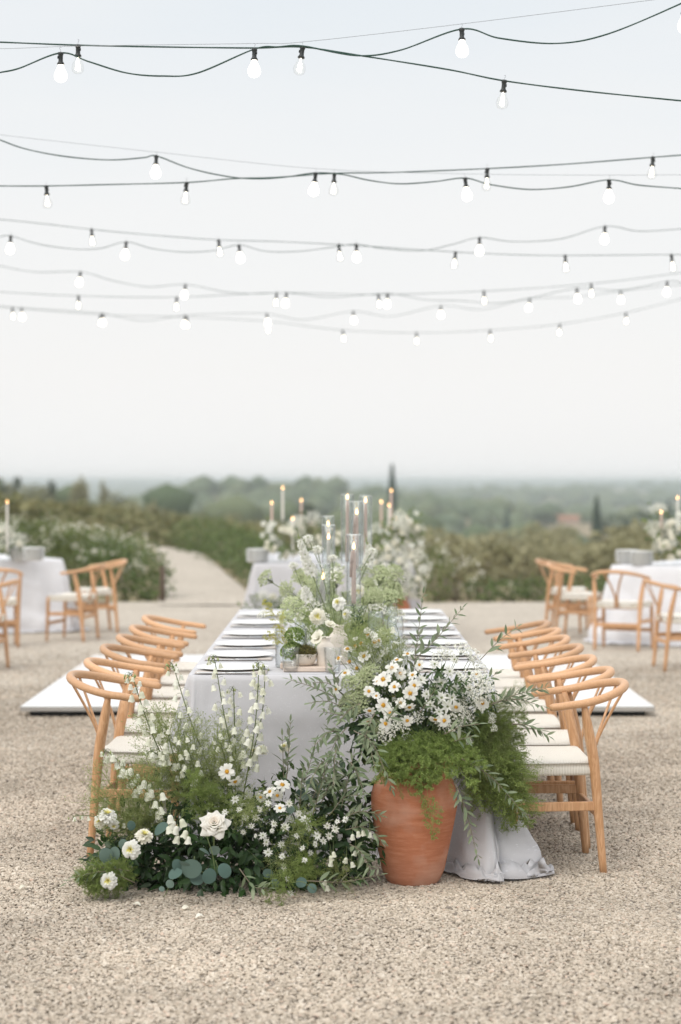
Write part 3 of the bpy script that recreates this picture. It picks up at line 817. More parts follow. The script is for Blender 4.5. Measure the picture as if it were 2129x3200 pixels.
def front_tail(x, y, z, v):
    # the long cloth corner beside the urn swings out toward the viewer and slumps on the gravel in soft rolls
    d = np.hypot(x - 0.66, (y + 2.09) * 0.8); w = np.exp(-(d / 0.30) ** 2)
    vv = min(v, 1.0)
    k = w * (0.47 * vv ** 0.75 + 0.012 * math.exp(-((v - 0.90) / 0.09) ** 2))
    ang = np.arctan2(y + 2.05, x - 0.60)
    f1 = 1 - np.abs(np.sin(ang * 4.6 + 0.7 + 1.1 * vv + 0.35 * np.sin(ang * 9 + 4 * vv)))
    fold = 0.034 * (f1 ** 1.6 - 0.35) * w * vv ** 1.2
    wr = (1 - np.abs(np.sin(ang * 9 - 7 * vv + 2.0 * np.sin(ang * 3 + 5 * vv)))) ** 3 * math.exp(-((v - 0.85) / 0.3) ** 2)
    y = y + 0.016 * wr * w
    x = x - 0.10 * k + fold * 0.7; y = y - k - fold
    if v > 0.8:
        q = (v - 0.8) / 1.2
        c1 = 1 - np.abs(np.sin(ang * 3.1 + 7.5 * q + 0.8 * np.sin(x * 23 + y * 9)))
        c2 = 1 - np.abs(np.sin(ang * 7.7 - 11 * q + 1.3 * np.sin(x * 31)))
        z = z + (0.075 * c1 ** 2 + 0.03 * c2 ** 2) * w * math.sin(PI * min(1, q * 1.02)) ** 0.8
    # sharp hanging folds where the cloth turns the other front corner
    d2 = np.hypot(x + 0.66, (y + 2.06)); w2 = np.exp(-(d2 / 0.20) ** 2); a2 = np.arctan2(y + 1.93, x + 0.53)
    f2 = (1 - np.abs(np.sin(a2 * 5.2 + 0.4 + 0.5 * vv))) ** 1.5 - 0.4
    x = x + 0.085 * f2 * w2 * vv ** 0.9 * np.cos(a2); y = y + 0.085 * f2 * w2 * vv ** 0.9 * np.sin(a2)
    return x, y, z
drape('tablecloth', 'long dove-grey damask tablecloth with dotted diamond weave, trailing beside the urn', None, (0, 9.97), 1.26, 4.1, 0, CLOTH, 21,
      fold=0.013, nfold=1.7, flare=0.04, cornerfold=0.075, puddle=(0.04, 0.06, 0.05, 0.04), tail=front_tail)
drape('tablecloth', 'pale grey cloth on the far table beyond the dance floor', 'far tablecloths', (-0.07, 20.1), 1.55, 3.0, 0, CLOTH, 33, fold=0.02, nfold=3, flare=0.05, ds=0.05, puddle=0.03)
drape('tablecloth', 'white pleated cloth on the side table next to the hedge', 'far tablecloths', (-4.42, 19.9), 2.6, 1.7, R(32), LINEN, 34, fold=0.028, nfold=3.2, flare=0.06, ds=0.04)
drape('tablecloth', 'white pleated cloth on the side table next to the low shrubs', 'far tablecloths', (4.14, 18.35), 2.6, 1.7, R(-35), LINEN, 35, fold=0.028, nfold=3.2, flare=0.06, ds=0.04)
# ================================================================== FESTOON LIGHTS
def ipx(*pts):                                     # measured on a 1568-wide view of the photograph
    return [(x * 1.35778, y * 1.35778) for x, y in pts]
CORDS = [  # name, depth, cord radius, cord path, bulbs (x, frosted)
 ('nearest taut cord', 8.1, 0.0027, ipx((0, 97), (180, 104), (370, 108), (586, 110.5), (697, 108.5), (830, 128), (1031, 160), (1161, 186), (1350, 210), (1568, 232)),
  [(180, 0), (697, 0), (1161, 0)]),
 ('nearest slack cord', 8.0, 0.0027, ipx((0, 167), (45, 157), (140, 122), (205, 142), (292, 168), (375, 175), (455, 168), (586, 113), (640, 108), (697, 106), (820, 128), (920, 116), (1063, 67), (1150, 88), (1281, 100), (1400, 78), (1568, 8), (1640, -30)),
  [(140, 1), (586, 1), (1063, 1)]),
 ('second slack cord', 10.0, 0.0027, ipx((0, 322), (60, 343), (150, 360), (250, 368), (330, 363), (360, 359), (430, 385), (500, 402), (570, 411), (645, 409), (727, 398), (790, 402), (850, 415), (920, 423), (1000, 418), (1071, 410), (1130, 425), (1220, 436), (1310, 430), (1402, 414), (1470, 426), (1568, 434)),
  [(360, 1), (727, 1), (1071, 1), (1402, 1)]),
 ('second taut cord', 10.2, 0.0027, ipx((0, 428), (107, 428), (240, 425), (430, 420), (540, 411), (640, 408), (770, 399), (900, 397), (1122, 388), (1300, 378), (1503, 362), (1568, 357)),
  [(107, 0), (430, 0), (770, 0), (1122, 0), (1503, 0)]),
 ('third taut cord', 13.2, 0.0018, ipx((0, 505), (100, 515), (211, 528), (350, 541), (503, 552), (640, 556), (780, 563), (880, 569), (1049, 580), (1180, 586), (1301, 588), (1545, 586), (1568, 586)),
  [(211, 0), (503, 0), (780, 0), (1049, 0), (1301, 0), (1545, 0)]),
 ('third slack cord', 13.0, 0.0018, ipx((0, 545), (25, 543), (90, 562), (170, 573), (230, 572), (291, 557), (350, 572), (420, 580), (490, 577), (550, 564), (610, 578), (680, 579), (760, 570), (820, 562), (880, 572), (970, 577), (1040, 563), (1104, 547), (1180, 556), (1290, 550), (1393, 521), (1470, 532), (1568, 527)),
  [(25, 1), (291, 1), (550, 1), (820, 1), (1104, 1), (1393, 1)]),
 ('fourth slack cord', 16.0, 0.0018, ipx((0, 612), (80, 626), (186, 626), (260, 646), (340, 660), (427, 655), (520, 672), (590, 676), (660, 674), (760, 684), (893, 676), (980, 690), (1060, 692), (1140, 698), (1220, 686), (1328, 664), (1429, 668), (1536, 648), (1568, 650)),
  [(186, 1), (427, 1), (660, 1), (893, 1), (1328, 1), (1536, 1)]),
 ('fourth taut cord', 16.2, 0.0018, ipx((0, 672), (181, 681), (407, 684), (637, 674), (871, 678), (1114, 670), (1361, 653), (1568, 628)),
  [(181, 0), (407, 0), (637, 0), (871, 0), (1114, 0), (1361, 0)]),
 ('farthest taut cord', 19.3, 0.0018, ipx((0, 706), (29, 709), (232, 724), (430, 730), (617, 740), (789, 760), (959, 766), (1128, 760), (1289, 746), (1441, 720), (1568, 688)),
  [(29, 0), (232, 0), (430, 0), (617, 0), (789, 0), (959, 0), (1128, 0), (1289, 0), (1441, 0)]),
 ('farthest slack cord', 19.0, 0.0018, ipx((0, 704), (50, 709), (140, 714), (238, 722), (330, 738), (426, 726), (520, 722), (614, 722), (700, 736), (813, 717), (900, 728), (1015, 704), (1110, 712), (1220, 688), (1320, 684), (1429, 670), (1568, 655)),
  [(50, 1), (238, 1), (426, 1), (614, 1), (813, 1), (1015, 1), (1220, 1), (1429, 1)]),
]
def bulb_meshes():
    g = MB()
    g.lathe([(0.0, 0.004), (0.012, 0.003), (0.0135, -0.004), (0.012, -0.010), (0.0105, -0.014), (0.0105, -0.036), (0.0125, -0.041), (0.0165, -0.046), (0.0165, -0.0515), (0.013, -0.053), (0.0, -0.053)], 20)
    g.box((0.012, 0, -0.02), (0.006, 0.008, 0.012)); sk = g.mesh('socket', SOCKET)
    prof = [(0.0125, -0.052), (0.0135, -0.060), (0.0175, -0.071), (0.0245, -0.083), (0.0285, -0.095), (0.0295, -0.104), (0.028, -0.113), (0.0235, -0.122), (0.0155, -0.128), (0.006, -0.131), (0.0, -0.1312)]
    g = MB(); g.lathe(prof, 28); fro = g.mesh('frosted bulb', LAMP)
    g = MB(); g.lathe(prof, 28); cle = g.mesh('clear bulb', BULBGLASS)
    g = MB(); g.tube([(0, 0, -0.055), (0, 0, -0.075)], 0.0025, 8)
    for k in range(6):
        a = k * PI / 3
        g.tube([(0.004 * math.cos(a), 0.004 * math.sin(a), -0.075), (0.0095 * math.cos(a), 0.0095 * math.sin(a), -0.112)], 0.0022, 6)
    fi = g.mesh('filament', FILAM)
    g = MB(); h = [(0, 0, 0.002), (0, 0, 0.012), (0.0025, 0, 0.016), (0.0055, 0, 0.021), (0.002, 0, 0.026), (-0.003, 0, 0.024)]
    g.tube(spline(h, 14), 0.0009, 5); hk = g.mesh('hook', WIRE)
    return sk, fro, cle, fi, hk
SK, FRO, CLE, FIL, HK = bulb_meshes()
CNT = {}
for name, d, rad, path, bulbs in CORDS:
    # run on past the picture on both sides
    p = [P(x, y, d) for x, y in path]
    a, b = p[0], p[-1]
    da = (p[0] - p[1]).normalized(); db = (p[-1] - p[-2]).normalized()
    p = [a + da * 5, a + da * 1.6, a + da * 0.8, a + da * 0.3, a + da * 0.08] + p + [b + db * 0.08, b + db * 0.3, b + db * 0.8, b + db * 1.6, b + db * 5]
    g = MB(); q = spline(p, 420)
    tw = 0.5 + 0.5 * np.abs(np.sin(np.linspace(0, 60, 420) + d))     # flat twin cable slowly twisting
    g.tube(q, rad * (0.85 + 0.5 * tw), 6); o = g.obj('festoon_cable', CABLE)
    row = name.split()[0]
    tag(o, f'dark green festoon cable, the {name.split()[1]} one of the {row} pair overhead', 'cable', 'festoon cables')
    xs_ = [q_[0] for q_ in path]; ys_ = [q_[1] for q_ in path]
    for i, (bx, fr) in enumerate(bulbs):
        X = bx * 1.35778; sel = sorted(path, key=lambda q_: abs(q_[0] - X))[0]
        pos = P(X, sel[1] if abs(sel[0] - X) < 6 else float(np.interp(X, xs_, ys_)), d)
        kind = 'frosted glowing' if fr else 'clear glass'
        t = thing('string_light_bulb', f'{kind} light bulb in black socket, {ORD[i]} from the left on the {name}', 'light bulb', pos, 'bulbs hanging on the festoon cables', local=True, rz=rnd.uniform(0, 6))
        t.scale = (.9, .9, .92)
        t.rotation_euler = (R(rnd.uniform(-7, 7)), R(rnd.uniform(-7, 7)), rnd.uniform(0, 6))
        link('socket', SK, t); link('bulb', FRO if fr else CLE, t)
        if not fr: link('filament', FIL, t)
        link('hook', HK, t)
# bulb cut by the picture edge at the top
t = thing('string_light_bulb', 'frosted glowing bulb cut by the picture edge at the end of the nearest slack cord', 'light bulb', P(2140, 5, 8.0), 'bulbs hanging on the festoon cables', local=True)
link('socket', SK, t); link('bulb', FRO, t); link('hook', HK, t)
for pts, d, lab in ((ipx((-300, 114), (0, 112), (180, 106), (586, 100), (697, 96.5), (1063, 55), (1500, 0), (1800, -40)), 8.02, 'thin steel wire carrying the nearest festoon bulbs'),
                    (ipx((-300, 270), (0, 310), (360, 350), (727, 388), (1071, 400), (1402, 403), (1800, 400)), 10.05, 'thin steel wire carrying the second row of festoon bulbs')):
    g = MB(); g.tube(spline([P(x, y, d) for x, y in pts], 60), 0.0011, 5); o = g.obj('support_wire', WIRE); tag(o, lab, 'wire', 'steel wires above the bulbs')

# ================================================================== TABLE SETTINGS
TZ = 0.7545
def plate_mesh():
    g = MB(); r = 0.152
    g.lathe([(0.0, 0.0035), (0.10, 0.0035), (0.112, 0.0045), (0.130, 0.0072), (0.148, 0.0098), (r, 0.0102), (r + 0.001, 0.0092), (0.146, 0.0078), (0.12, 0.0030), (0.108, 0.0), (0.10, 0.0), (0.098, 0.001), (0.0, 0.001)], 56)
    return g.mesh('plate', WHITE)
PLATE = plate_mesh()
g = MB(); g.lathe([(0.0, 0.005), (0.07, 0.005), (0.085, 0.008), (0.112, 0.016), (0.1135, 0.0165), (0.1125, 0.0145), (0.085, 0.005), (0.07, 0.0), (0.0, 0.0)], 48); SIDEPLATE = g.mesh('side plate', WHITE)
def napkin_mesh():
    g = MB(); r = np.random.default_rng(3)
    for k in range(3):
        g.box((0.0, 0, 0.0014 + k * 0.0021), (0.30 - 0.006 * k, 0.13 - 0.006 * k, 0.0019), bev=0.0006)
    return g.mesh('napkin', NAPKIN, False)
NAP = napkin_mesh()
def knife_parts():
    g = MB(); g.tube([(-0.11, 0, 0.006), (-0.10, 0, 0.006), (-0.02, 0, 0.0065), (0.0, 0, 0.006)], [0.0025, 0.0055, 0.0045, 0.0032], 8, flat=0.6); h = g.mesh('handle', STEEL)
    g = MB(); V = []; pr = [(0.0, 0.004), (0.02, 0.0075), (0.08, 0.009), (0.105, 0.007), (0.12, 0.0015)]
    for x, w in pr: V += [(x, -w, 0.005), (x, w * 0.5, 0.005), (x, 0, 0.0075)]
    Fk = []
    for i in range(4):
        for j in range(3): Fk.append((i * 3 + j, i * 3 + (j + 1) % 3, i * 3 + 3 + (j + 1) % 3, i * 3 + 3 + j))
    g.add(V, Fk); b = g.mesh('blade', STEEL, False); return h, b
KH, KB = knife_parts()
def fork_parts():
    g = MB(); g.tube([(-0.11, 0, 0.005), (-0.09, 0, 0.006), (0, 0, 0.006), (0.03, 0, 0.008)], [0.005, 0.0055, 0.003, 0.004], 8, flat=0.5); h = g.mesh('handle', STEEL)
    g = MB(); g.box((0.042, 0, 0.009), (0.026, 0.021, 0.0025))
    for k in range(4): g.tube([(0.055, -0.0085 + k * 0.0057, 0.009), (0.075, -0.0085 + k * 0.0057, 0.007), (0.098, -0.008 + k * 0.0053, 0.011)], [0.0018, 0.0017, 0.0008], 6)
    return h, g.mesh('tines', STEEL)
FH, FT_ = fork_parts()
def tumbler_mesh():
    g = MB(); g.lathe([(0.0, 0.0), (0.030, 0.0), (0.033, 0.003), (0.0365, 0.06), (0.037, 0.100), (0.0362, 0.1005), (0.0352, 0.100), (0.0345, 0.06), (0.0305, 0.012), (0.0, 0.010)], 36)
    return g.mesh('tumbler', GLASS)
TUM = tumbler_mesh()
g = MB(); g.lathe([(0.0, 0.0), (0.0345, 0.0), (0.035, 0.002), (0.012, 0.006), (0.0025, 0.012), (0.0038, 0.085), (0.008, 0.095), (0.028, 0.115), (0.037, 0.14), (0.036, 0.175), (0.031, 0.205), (0.0302, 0.205), (0.035, 0.175), (0.036, 0.14), (0.027, 0.117), (0.006, 0.098), (0.0, 0.097)], 32)
GOB = g.mesh('wine glass', GLASS)
def setting(x, y, s, place, side):
    rz = 0 if s < 0 else PI
    j = lambda a: rnd.uniform(-a, a)
    def one(name, lab, cat, meshes, dx, dy, dz=0, r=0.0, group=None):
        t = thing(name, lab, cat, (x + dx, y + dy, TZ + dz), group, local=True, rz=rz + r)
        for n_, m_ in meshes: link(n_, m_, t)
    o = link('napkin', NAP); o.location = (x, y - 0.095, TZ); o.rotation_euler[2] = rz + j(.02)
    tag(o, f'taupe folded napkin under the {place} plate on the {side}', 'napkin', 'napkins under the plates')
    o = link('dinner_plate', PLATE); o.location = (x, y, TZ + 0.0068); tag(o, f'white rimmed dinner plate, {place} along the {side}', 'plate', 'dinner plates along the table')
    one('knife', f'steel dinner knife lying before the {place} plate on the {side}', 'knife', (('handle', KH), ('blade', KB)), -s * -0.02 , -0.172, 0.0, R(180) + j(.04), 'table knives')
    one('fork', f'steel dinner fork lying behind the {place} plate on the {side}', 'fork', (('handle', FH), ('tines', FT_)), 0.0, 0.178, 0.0, j(.04), 'table forks')
    o = link('tumbler', TUM); o.location = (x - s * 0.255 + j(.01), y - 0.055 + j(.01), TZ); tag(o, f'clear water tumbler standing inward of the {place} plate on the {side}', 'glass', 'tumblers on the table')
for i, y in enumerate((8.10, 8.70, 9.28, 9.92, 10.66, 11.35)):
    setting(-0.455, y, -1, ['front', 'second', 'third', 'fourth', 'fifth', 'farthest'][i], 'floor-flower side')
for i, y in enumerate((8.15, 8.75, 9.35, 9.9, 10.45, 11.0, 11.55)):
    setting(0.465, y, 1, ['front', 'second', 'third', 'fourth', 'fifth', 'sixth', 'farthest'][i], 'urn side')
for i, (x, y) in enumerate(((0.24, 8.42), (0.235, 9.05), (0.25, 9.65), (0.24, 10.3), (0.16, 8.75))):
    o = link('wine_glass', GOB); o.location = (x, y, TZ)
    tag(o, f'clear stemmed wine glass, {ORD[i]} back among the flowers on the urn side', 'glass', 'wine glasses among the centrepiece flowers')

# glass hurricane holders with taper candles on clear pedestals
def taper(t, x, y, z0, z1, wax, rad=0.0105, drip=False):
    g = MB(); n = 14
    g.tube([(x, y, z) for z in np.linspace(z0, z1, n)], np.concatenate([np.linspace(rad, rad * 0.86, n - 1), [rad * 0.55]]), 14)
    if drip:
        for k in range(4):
            a = 2.2 + 0.5 * k; L = (0.05, 0.09, 0.12, 0.06)[k]
            g.tube([(x + rad * 1.0 * math.cos(a), y - rad * abs(math.sin(a)), z1 - 0.004), (x + rad * 1.35 * math.cos(a), y - rad * abs(math.sin(a)), z1 - L * 0.6), (x + rad * 1.3 * math.cos(a), y - rad * abs(math.sin(a)), z1 - L)], [0.0035, 0.0045, 0.006], 8)
    c = g.obj('wax', wax, t)
    g = MB(); g.tube([(x, y, z1 - 0.002), (x + 0.001, y, z1 + 0.009)], 0.0011, 5); w = g.obj('wick', WICK, t)
    g = MB(); h = 0.034; b = z1 + 0.004
    g.lathe([(0.0, b), (0.0032, b + 0.003), (0.0056, b + 0.009), (0.0052, b + 0.015), (0.003, b + 0.023), (0.0012, b + 0.030), (0.0, b + h)], 12, (x, y, 0)); g.obj('flame', FLAME, t)
    g = MB()
CAND_G = 'lit taper candles'
def hurricane(px, d, ytop, ybot, wpx, flame_y, wax, lab, drip=False):
    c = P(px, ybot, d); top = P(px, ytop, d).z; r = wpx * d / F / 2
    x, y, zb = c
    t = thing('candle_stand', f'clear glass pedestal under {lab}', 'candle stand', (x, y, TZ), 'glass pedestals on the table')
    g = MB(); rr = r * 1.75
    g.lathe([(0.0, TZ), (rr * 0.9, TZ), (rr * 0.92, TZ + 0.006), (rr * 0.4, TZ + 0.02), (0.013, TZ + 0.04), (0.011, zb - 0.06), (0.016, zb - 0.035), (rr * 0.55, zb - 0.016), (rr, zb - 0.008), (rr, zb - 0.001), (rr * 0.96, zb - 0.001), (0.0, zb - 0.002)], 36, (x, y, 0)); g.obj('pedestal', GLASS, t)
    t = thing('glass_chimney', f'tall open glass cylinder around {lab}', 'candle holder', (x, y, zb), 'glass chimneys on the table')
    g = MB(); g.lathe([(r, zb + 0.001), (r, top), (r - 0.0008, top + 0.0008), (r - 0.0022, top), (r - 0.0022, zb + 0.006), (0.0, zb + 0.006), (0.0, zb + 0.001), (r, zb + 0.001)], 44, (x, y, 0)); g.obj('cylinder', GLASS, t)
    g = MB(); a = np.linspace(0, 2 * PI, 45); g.tube(np.stack([x + (r - 0.001) * np.cos(a), y + (r - 0.001) * np.sin(a), np.full(45, top)], -1), 0.0014, 6, caps=False); g.obj('rim', WHITE_RIM, t)
    t = thing('taper_candle', lab, 'candle', (x, y, zb + 0.007), CAND_G)
    taper(t, x, y, zb + 0.007, P(px, flame_y, d).z - 0.02, wax, drip=drip)
WHITE_RIM = simple('ground glass rim', (0.75, 0.78, 0.78), 0.15)
hurricane(1106, 8.6, 1671, 1891, 46, 1706, WAXP, 'the tall blush taper candle nearest the urn flowers', True)
hurricane(1115, 9.6, 1567, 1783, 41, 1598, WAXP, 'the blush taper burning inside the higher glass behind', True)
hurricane(1086, 10.3, 1545, 1760, 40, 1552, WAXP, 'the blush taper rear of the tallest cluster, nearer the path')
hurricane(1143, 10.5, 1549, 1765, 40, 1562, WAXP, 'the blush taper rear of the tallest cluster, nearer the urn')
hurricane(1010, 9.0, 1762, 1890, 44, 1800, WAXW, 'the short ivory candle with wax drips beside the dahlias', True)
hurricane(1027, 9.7, 1641, 1775, 42, 1676, WAXW, 'the ivory candle in the raised glass by the white scabiosas')
hurricane(1026, 10.5, 1613, 1740, 38, 1636, WAXW, 'the ivory candle just behind the raised glass by the scabiosas')

# moss bowl on stone blocks, bud vases, cylinder glass
t = thing('stone_block', 'long pale pink stone slab at the front edge of the table', 'stone block', P(950, 2140, 8.02))
for (x0, x1, y0, y1, dep) in ((873, 1000, 2112, 2134, 0.13), (886, 1040, 2120, 2141, 0.09)):
    a = P(x0, y1, 8.03); b = P(x1, y0, 8.03)
    g = MB(); h = 0.021 if x0 == 873 else 0.018
    g.box(((a.x + b.x) / 2, 8.03 + dep / 2 + (0.12 if x0 == 873 else 0), TZ + h / 2), (b.x - a.x, dep, h), bev=0.002); g.obj('slab', BLOCK, t, False)
bc = Vector((-0.153, 8.115, TZ + 0.0185))
t = thing('ceramic_bowl', 'cream round-bottomed bowl packed with moss on the stone slab', 'bowl', bc)
g = MB(); k = 1.0
g.lathe([(0.0, 0.0), (0.028, 0.0), (0.036, 0.004), (0.047, 0.018), (0.053, 0.036), (0.0555, 0.050), (0.054, 0.051), (0.0515, 0.049), (0.045, 0.03), (0.0, 0.02)], 40, bc); g.obj('bowl', CREAM, t)
def vase(px, pybot, d, prof, lab, mat=CREAM, ribs=False):
    c = P(px, pybot, d); c.z = TZ
    t = thing('bud_vase', lab, 'vase', c, 'small vases on the table')
    g = MB(); g.lathe(prof, 40, c); g.obj('vase_body', mat, t)
    return c
vp = [(0.0, 0.0), (0.034, 0.0), (0.037, 0.004), (0.0385, 0.06), (0.0385, 0.088), (0.034, 0.104), (0.023, 0.114), (0.0195, 0.122), (0.021, 0.131), (0.0245, 0.137), (0.0235, 0.139), (0.018, 0.130), (0.0, 0.11)]
V1 = vase(1018, 2120, 8.12, vp, 'cream bottle vase with a flared lip next to the moss bowl')
V2 = vase(1058, 2105, 8.38, [(r_ * 1.1, z_ * 1.22) for r_, z_ in vp], 'taller cream bottle vase behind the nearer cream vase')
rb = [(0.0, 0.0)] + [(0.030 + 0.006 * z / 0.1 + 0.0012 * (i % 2), z) for i, z in enumerate(np.linspace(0.002, 0.105, 18))] + [(0.033, 0.105), (0.028, 0.008), (0.0, 0.006)]
V3 = vase(1040, 2130, 7.99, rb, 'ribbed clear glass bud vase in front of the cream vases', GLASS)
V4 = vase(1095, 2070, 8.62, rb, 'ribbed clear glass bud vase under the candle pedestal', GLASS)
c = P(910, 2105, 8.25); c.z = TZ
o = MB().lathe([(0.0, 0.0), (0.066, 0.0), (0.068, 0.004), (0.068, 0.165), (0.067, 0.166), (0.0655, 0.165), (0.0655, 0.008), (0.0, 0.007)], 48, c).obj('glass_cylinder', GLASS); tag(o, 'wide clear glass cylinder behind the moss bowl', 'glass vase')

# ================================================================== FAR TABLE SETTINGS
def far_candle(px, fy, d, by, wax, lab, holder=True):
    p = P(px, fy, d); zb = P(px, by, d).z
    t = thing('taper_candle', lab, 'candle', (p.x, p.y, zb), CAND_G); taper(t, p.x, p.y, zb, p.z - 0.018, wax, 0.013)
    if zb > TZ + 0.05:
        t = thing('candle_stand', 'clear glass stand of ' + lab, 'candle stand', (p.x, p.y, TZ), 'far candle stands')
        g = MB(); g.lathe([(0.0, TZ), (0.05, TZ), (0.05, TZ + 0.008), (0.012, TZ + 0.03), (0.010, zb - 0.05), (0.022, zb - 0.03), (0.024, zb - 0.002), (0.0, zb - 0.002)], 20, (p.x, p.y, 0)); g.obj('stem', GLASS, t)
far_candle(884, 1525, 19.2, 1625, WAXW, 'tallest ivory candle on the far table')
far_candle(850, 1571, 19.0, 1660, WAXP, 'blush candle outermost at the path end of the far table')
far_candle(942, 1563, 19.4, 1655, WAXP, 'blush candle nearest the middle of the far table')
far_candle(915, 1620, 18.9, 1745, WAXW, 'lowest ivory candle on the far table among white flowers')
far_candle(1192, 1568, 19.0, 1650, WAXP, 'blush candle left of the pair by the far urn')
far_candle(1223, 1533, 19.3, 1660, WAXP, 'tallest blush candle by the far urn')
far_candle(1216, 1579, 18.9, 1665, WAXW, 'middle ivory candle by the far urn')
far_candle(1236, 1624, 18.7, 1680, WAXW, 'short ivory candle by the far urn')
far_candle(1273, 1614, 19.5, 1680, WAXW, 'small ivory candle standing apart beyond the far urn')
far_candle(23, 1568, 19.4, 1722, WAXW, 'tall ivory candle on the white side table by the hedge')
far_candle(2067, 1600, 18.3, 1700, WAXP, 'blush candle on the white side table by the shrubs')
far_candle(2118, 1555, 18.5, 1700, WAXW, 'tall ivory candle on the white side table by the shrubs')
def ORD2(k):
    return ORD[k] if k < 12 else ['thirteenth', 'fourteenth', 'fifteenth', 'sixteenth', 'seventeenth', 'eighteenth'][k - 12]
def stack(px, py, d, lab, n):
    c = P(px, py, d); c.z = TZ
    for k in range(n):
        o = link('side_plate', SIDEPLATE); o.location = c + Vector((rnd.uniform(-.004, .004), rnd.uniform(-.004, .004), 0.009 * k)); tag(o, f'{ORD2(k)} white plate from below in the stack ' + lab, 'plate', 'plate stacks on the far tables')
for px, d, lab in ((62, 19.6, 'on the hedge table'), (105, 19.3, 'nearer the edge of the hedge table'), (1960, 18.6, 'on the table by the low shrubs'), (2005, 18.3, 'by the flowers near the low shrubs'), (806, 18.9, 'at the path end of the far table')):
    stack(px, 1740, d, lab, 14)
# ================================================================== VEGETATION PIECES
def leaf_t(W=0.3, n=5, fold=0.25, curl=0.12, p=0.8, q=1.0, mi=0):
    """leaf of length 1 along +Y, face up +Z, folded on the midrib"""
    V, Fc = [(0, 0, 0)], []
    s = np.linspace(0, 1, n + 1)
    for i in range(1, n):
        w = W / 2 * math.sin(PI * s[i] ** p) ** q
        z = -curl * s[i] ** 2
        V += [(-w, s[i], z + fold * w), (0, s[i], z), (w, s[i], z + fold * w)]
    V.append((0, 1, -curl)); m = len(V) - 1
    Fc += [(0, 2, 1), (0, 3, 2)]
    for i in range(n - 2):
        a = 1 + 3 * i
        Fc += [(a, a + 1, a + 4, a + 3), (a + 1, a + 2, a + 5, a + 4)]
    a = 1 + 3 * (n - 2)
    Fc += [(a, a + 1, m), (a + 1, a + 2, m)]
    Ft = tri(Fc)
    return (np.array(V, float), Ft, np.full(len(Ft), mi, np.int32))
def round_leaf(mi=0, n=14, oval=0.92):
    V = [(0, 0.5, 0.03)]; 
    for k in range(n):
        a = -PI / 2 + 2 * PI * k / n
        V.append((0.5 * oval * math.cos(a), 0.5 + 0.5 * math.sin(a), 0.0 + 0.05 * math.cos(2 * a)))
    Ft = tri([(0, 1 + k, 1 + (k + 1) % n) for k in range(n)]); return (np.array(V), Ft, np.full(len(Ft), mi, np.int32))
OLIVE_T = leaf_t(0.27, 5, 0.3, 0.10, 0.9); RUSCUS_T = leaf_t(0.40, 5, 0.25, 0.22, 0.72); CARD_T = leaf_t(0.55, 3, 0.15, 0.1, 0.8)
QUAD_T = (np.array([(0, 0, 0), (-.32, .45, .05), (.32, .45, .05), (0, 1, -.05)]), tri([(0, 2, 1), (1, 2, 3)]), np.zeros(2, np.int32))

OLIVE_M = leafmat('olive leaf', (0.12, 0.165, 0.085), (0.23, 0.275, 0.165), (0.36, 0.39, 0.29), 0.45, 0.18)
RUSCUS_M = leafmat('dark ruscus leaf', (0.014, 0.038, 0.011), (0.040, 0.085, 0.022), (0.05, 0.10, 0.03), 0.4, 0.18)
FOL_M = leafmat('mixed green leaf', (0.024, 0.055, 0.015), (0.080, 0.130, 0.035), None, 0.5, 0.22)
EUC_M = leafmat('eucalyptus leaf', (0.075, 0.130, 0.110), (0.17, 0.23, 0.19), (0.13, 0.19, 0.15), 0.6, 0.12, 0.25)
FERN_M = leafmat('fern green', (0.20, 0.28, 0.07), (0.38, 0.46, 0.16), None, 0.6, 0.35)
MIST_M = leafmat('panicum green', (0.22, 0.28, 0.09), (0.42, 0.46, 0.20), None, 0.7, 0.35)
THL_M = leafmat('pennycress green', (0.22, 0.33, 0.07), (0.46, 0.55, 0.20), None, 0.6, 0.35)
STEM_M = simple('green stem', (0.14, 0.18, 0.07), 0.6, var=0.2); BROWN_M = simple('woody twig', (0.26, 0.22, 0.16), 0.8, var=0.2)
PETAL_M = leafmat('white petal', (0.83, 0.83, 0.77), (0.90, 0.89, 0.85), None, 0.55, 0.30, 0.2)
PETALC_M = leafmat('cream petal', (0.82, 0.79, 0.66), (0.89, 0.87, 0.78), None, 0.55, 0.30, 0.2)
ROSE_M = leafmat('rose petal', (0.90, 0.87, 0.80), (0.92, 0.90, 0.85), None, 0.5, 0.45, 0.25)
ROSEC_M = leafmat('rose heart petal', (0.90, 0.82, 0.73), (0.91, 0.86, 0.78), None, 0.5, 0.45, 0.25)
BELL_M = leafmat('greenish white bell', (0.78, 0.79, 0.64), (0.88, 0.88, 0.80), None, 0.6, 0.30, 0.2)
BUD_M = leafmat('green bud', (0.30, 0.37, 0.14), (0.52, 0.56, 0.30), None, 0.6, 0.3)
YEL_M = simple('yellow disc', (0.78, 0.43, 0.05), 0.8, var=0.4, nscale=300)
LEMON_M = leafmat('lemon petal', (0.84, 0.76, 0.22), (0.86, 0.82, 0.40), None, 0.6, 0.3)
LACE_M = leafmat('white lace floret', (0.84, 0.83, 0.73), (0.90, 0.89, 0.82), None, 0.7, 0.3)
GLACE_M = leafmat('green lace floret', (0.42, 0.50, 0.26), (0.70, 0.73, 0.48), None, 0.7, 0.35)
GREENBALL_M = leafmat('green dianthus', (0.13, 0.21, 0.05), (0.36, 0.45, 0.16), None, 0.6, 0.3)
MOSS_M = leafmat('moss', (0.10, 0.075, 0.03), (0.20, 0.19, 0.06), None, 0.9, 0.1)
AMBER_M = leafmat('fading floret', (0.50, 0.30, 0.16), (0.70, 0.52, 0.36), None, 0.7, 0.3)

Cn = np.array((0, -1.0, 0.25))                     # rough direction of the viewer, for flowers that face out of the bouquet

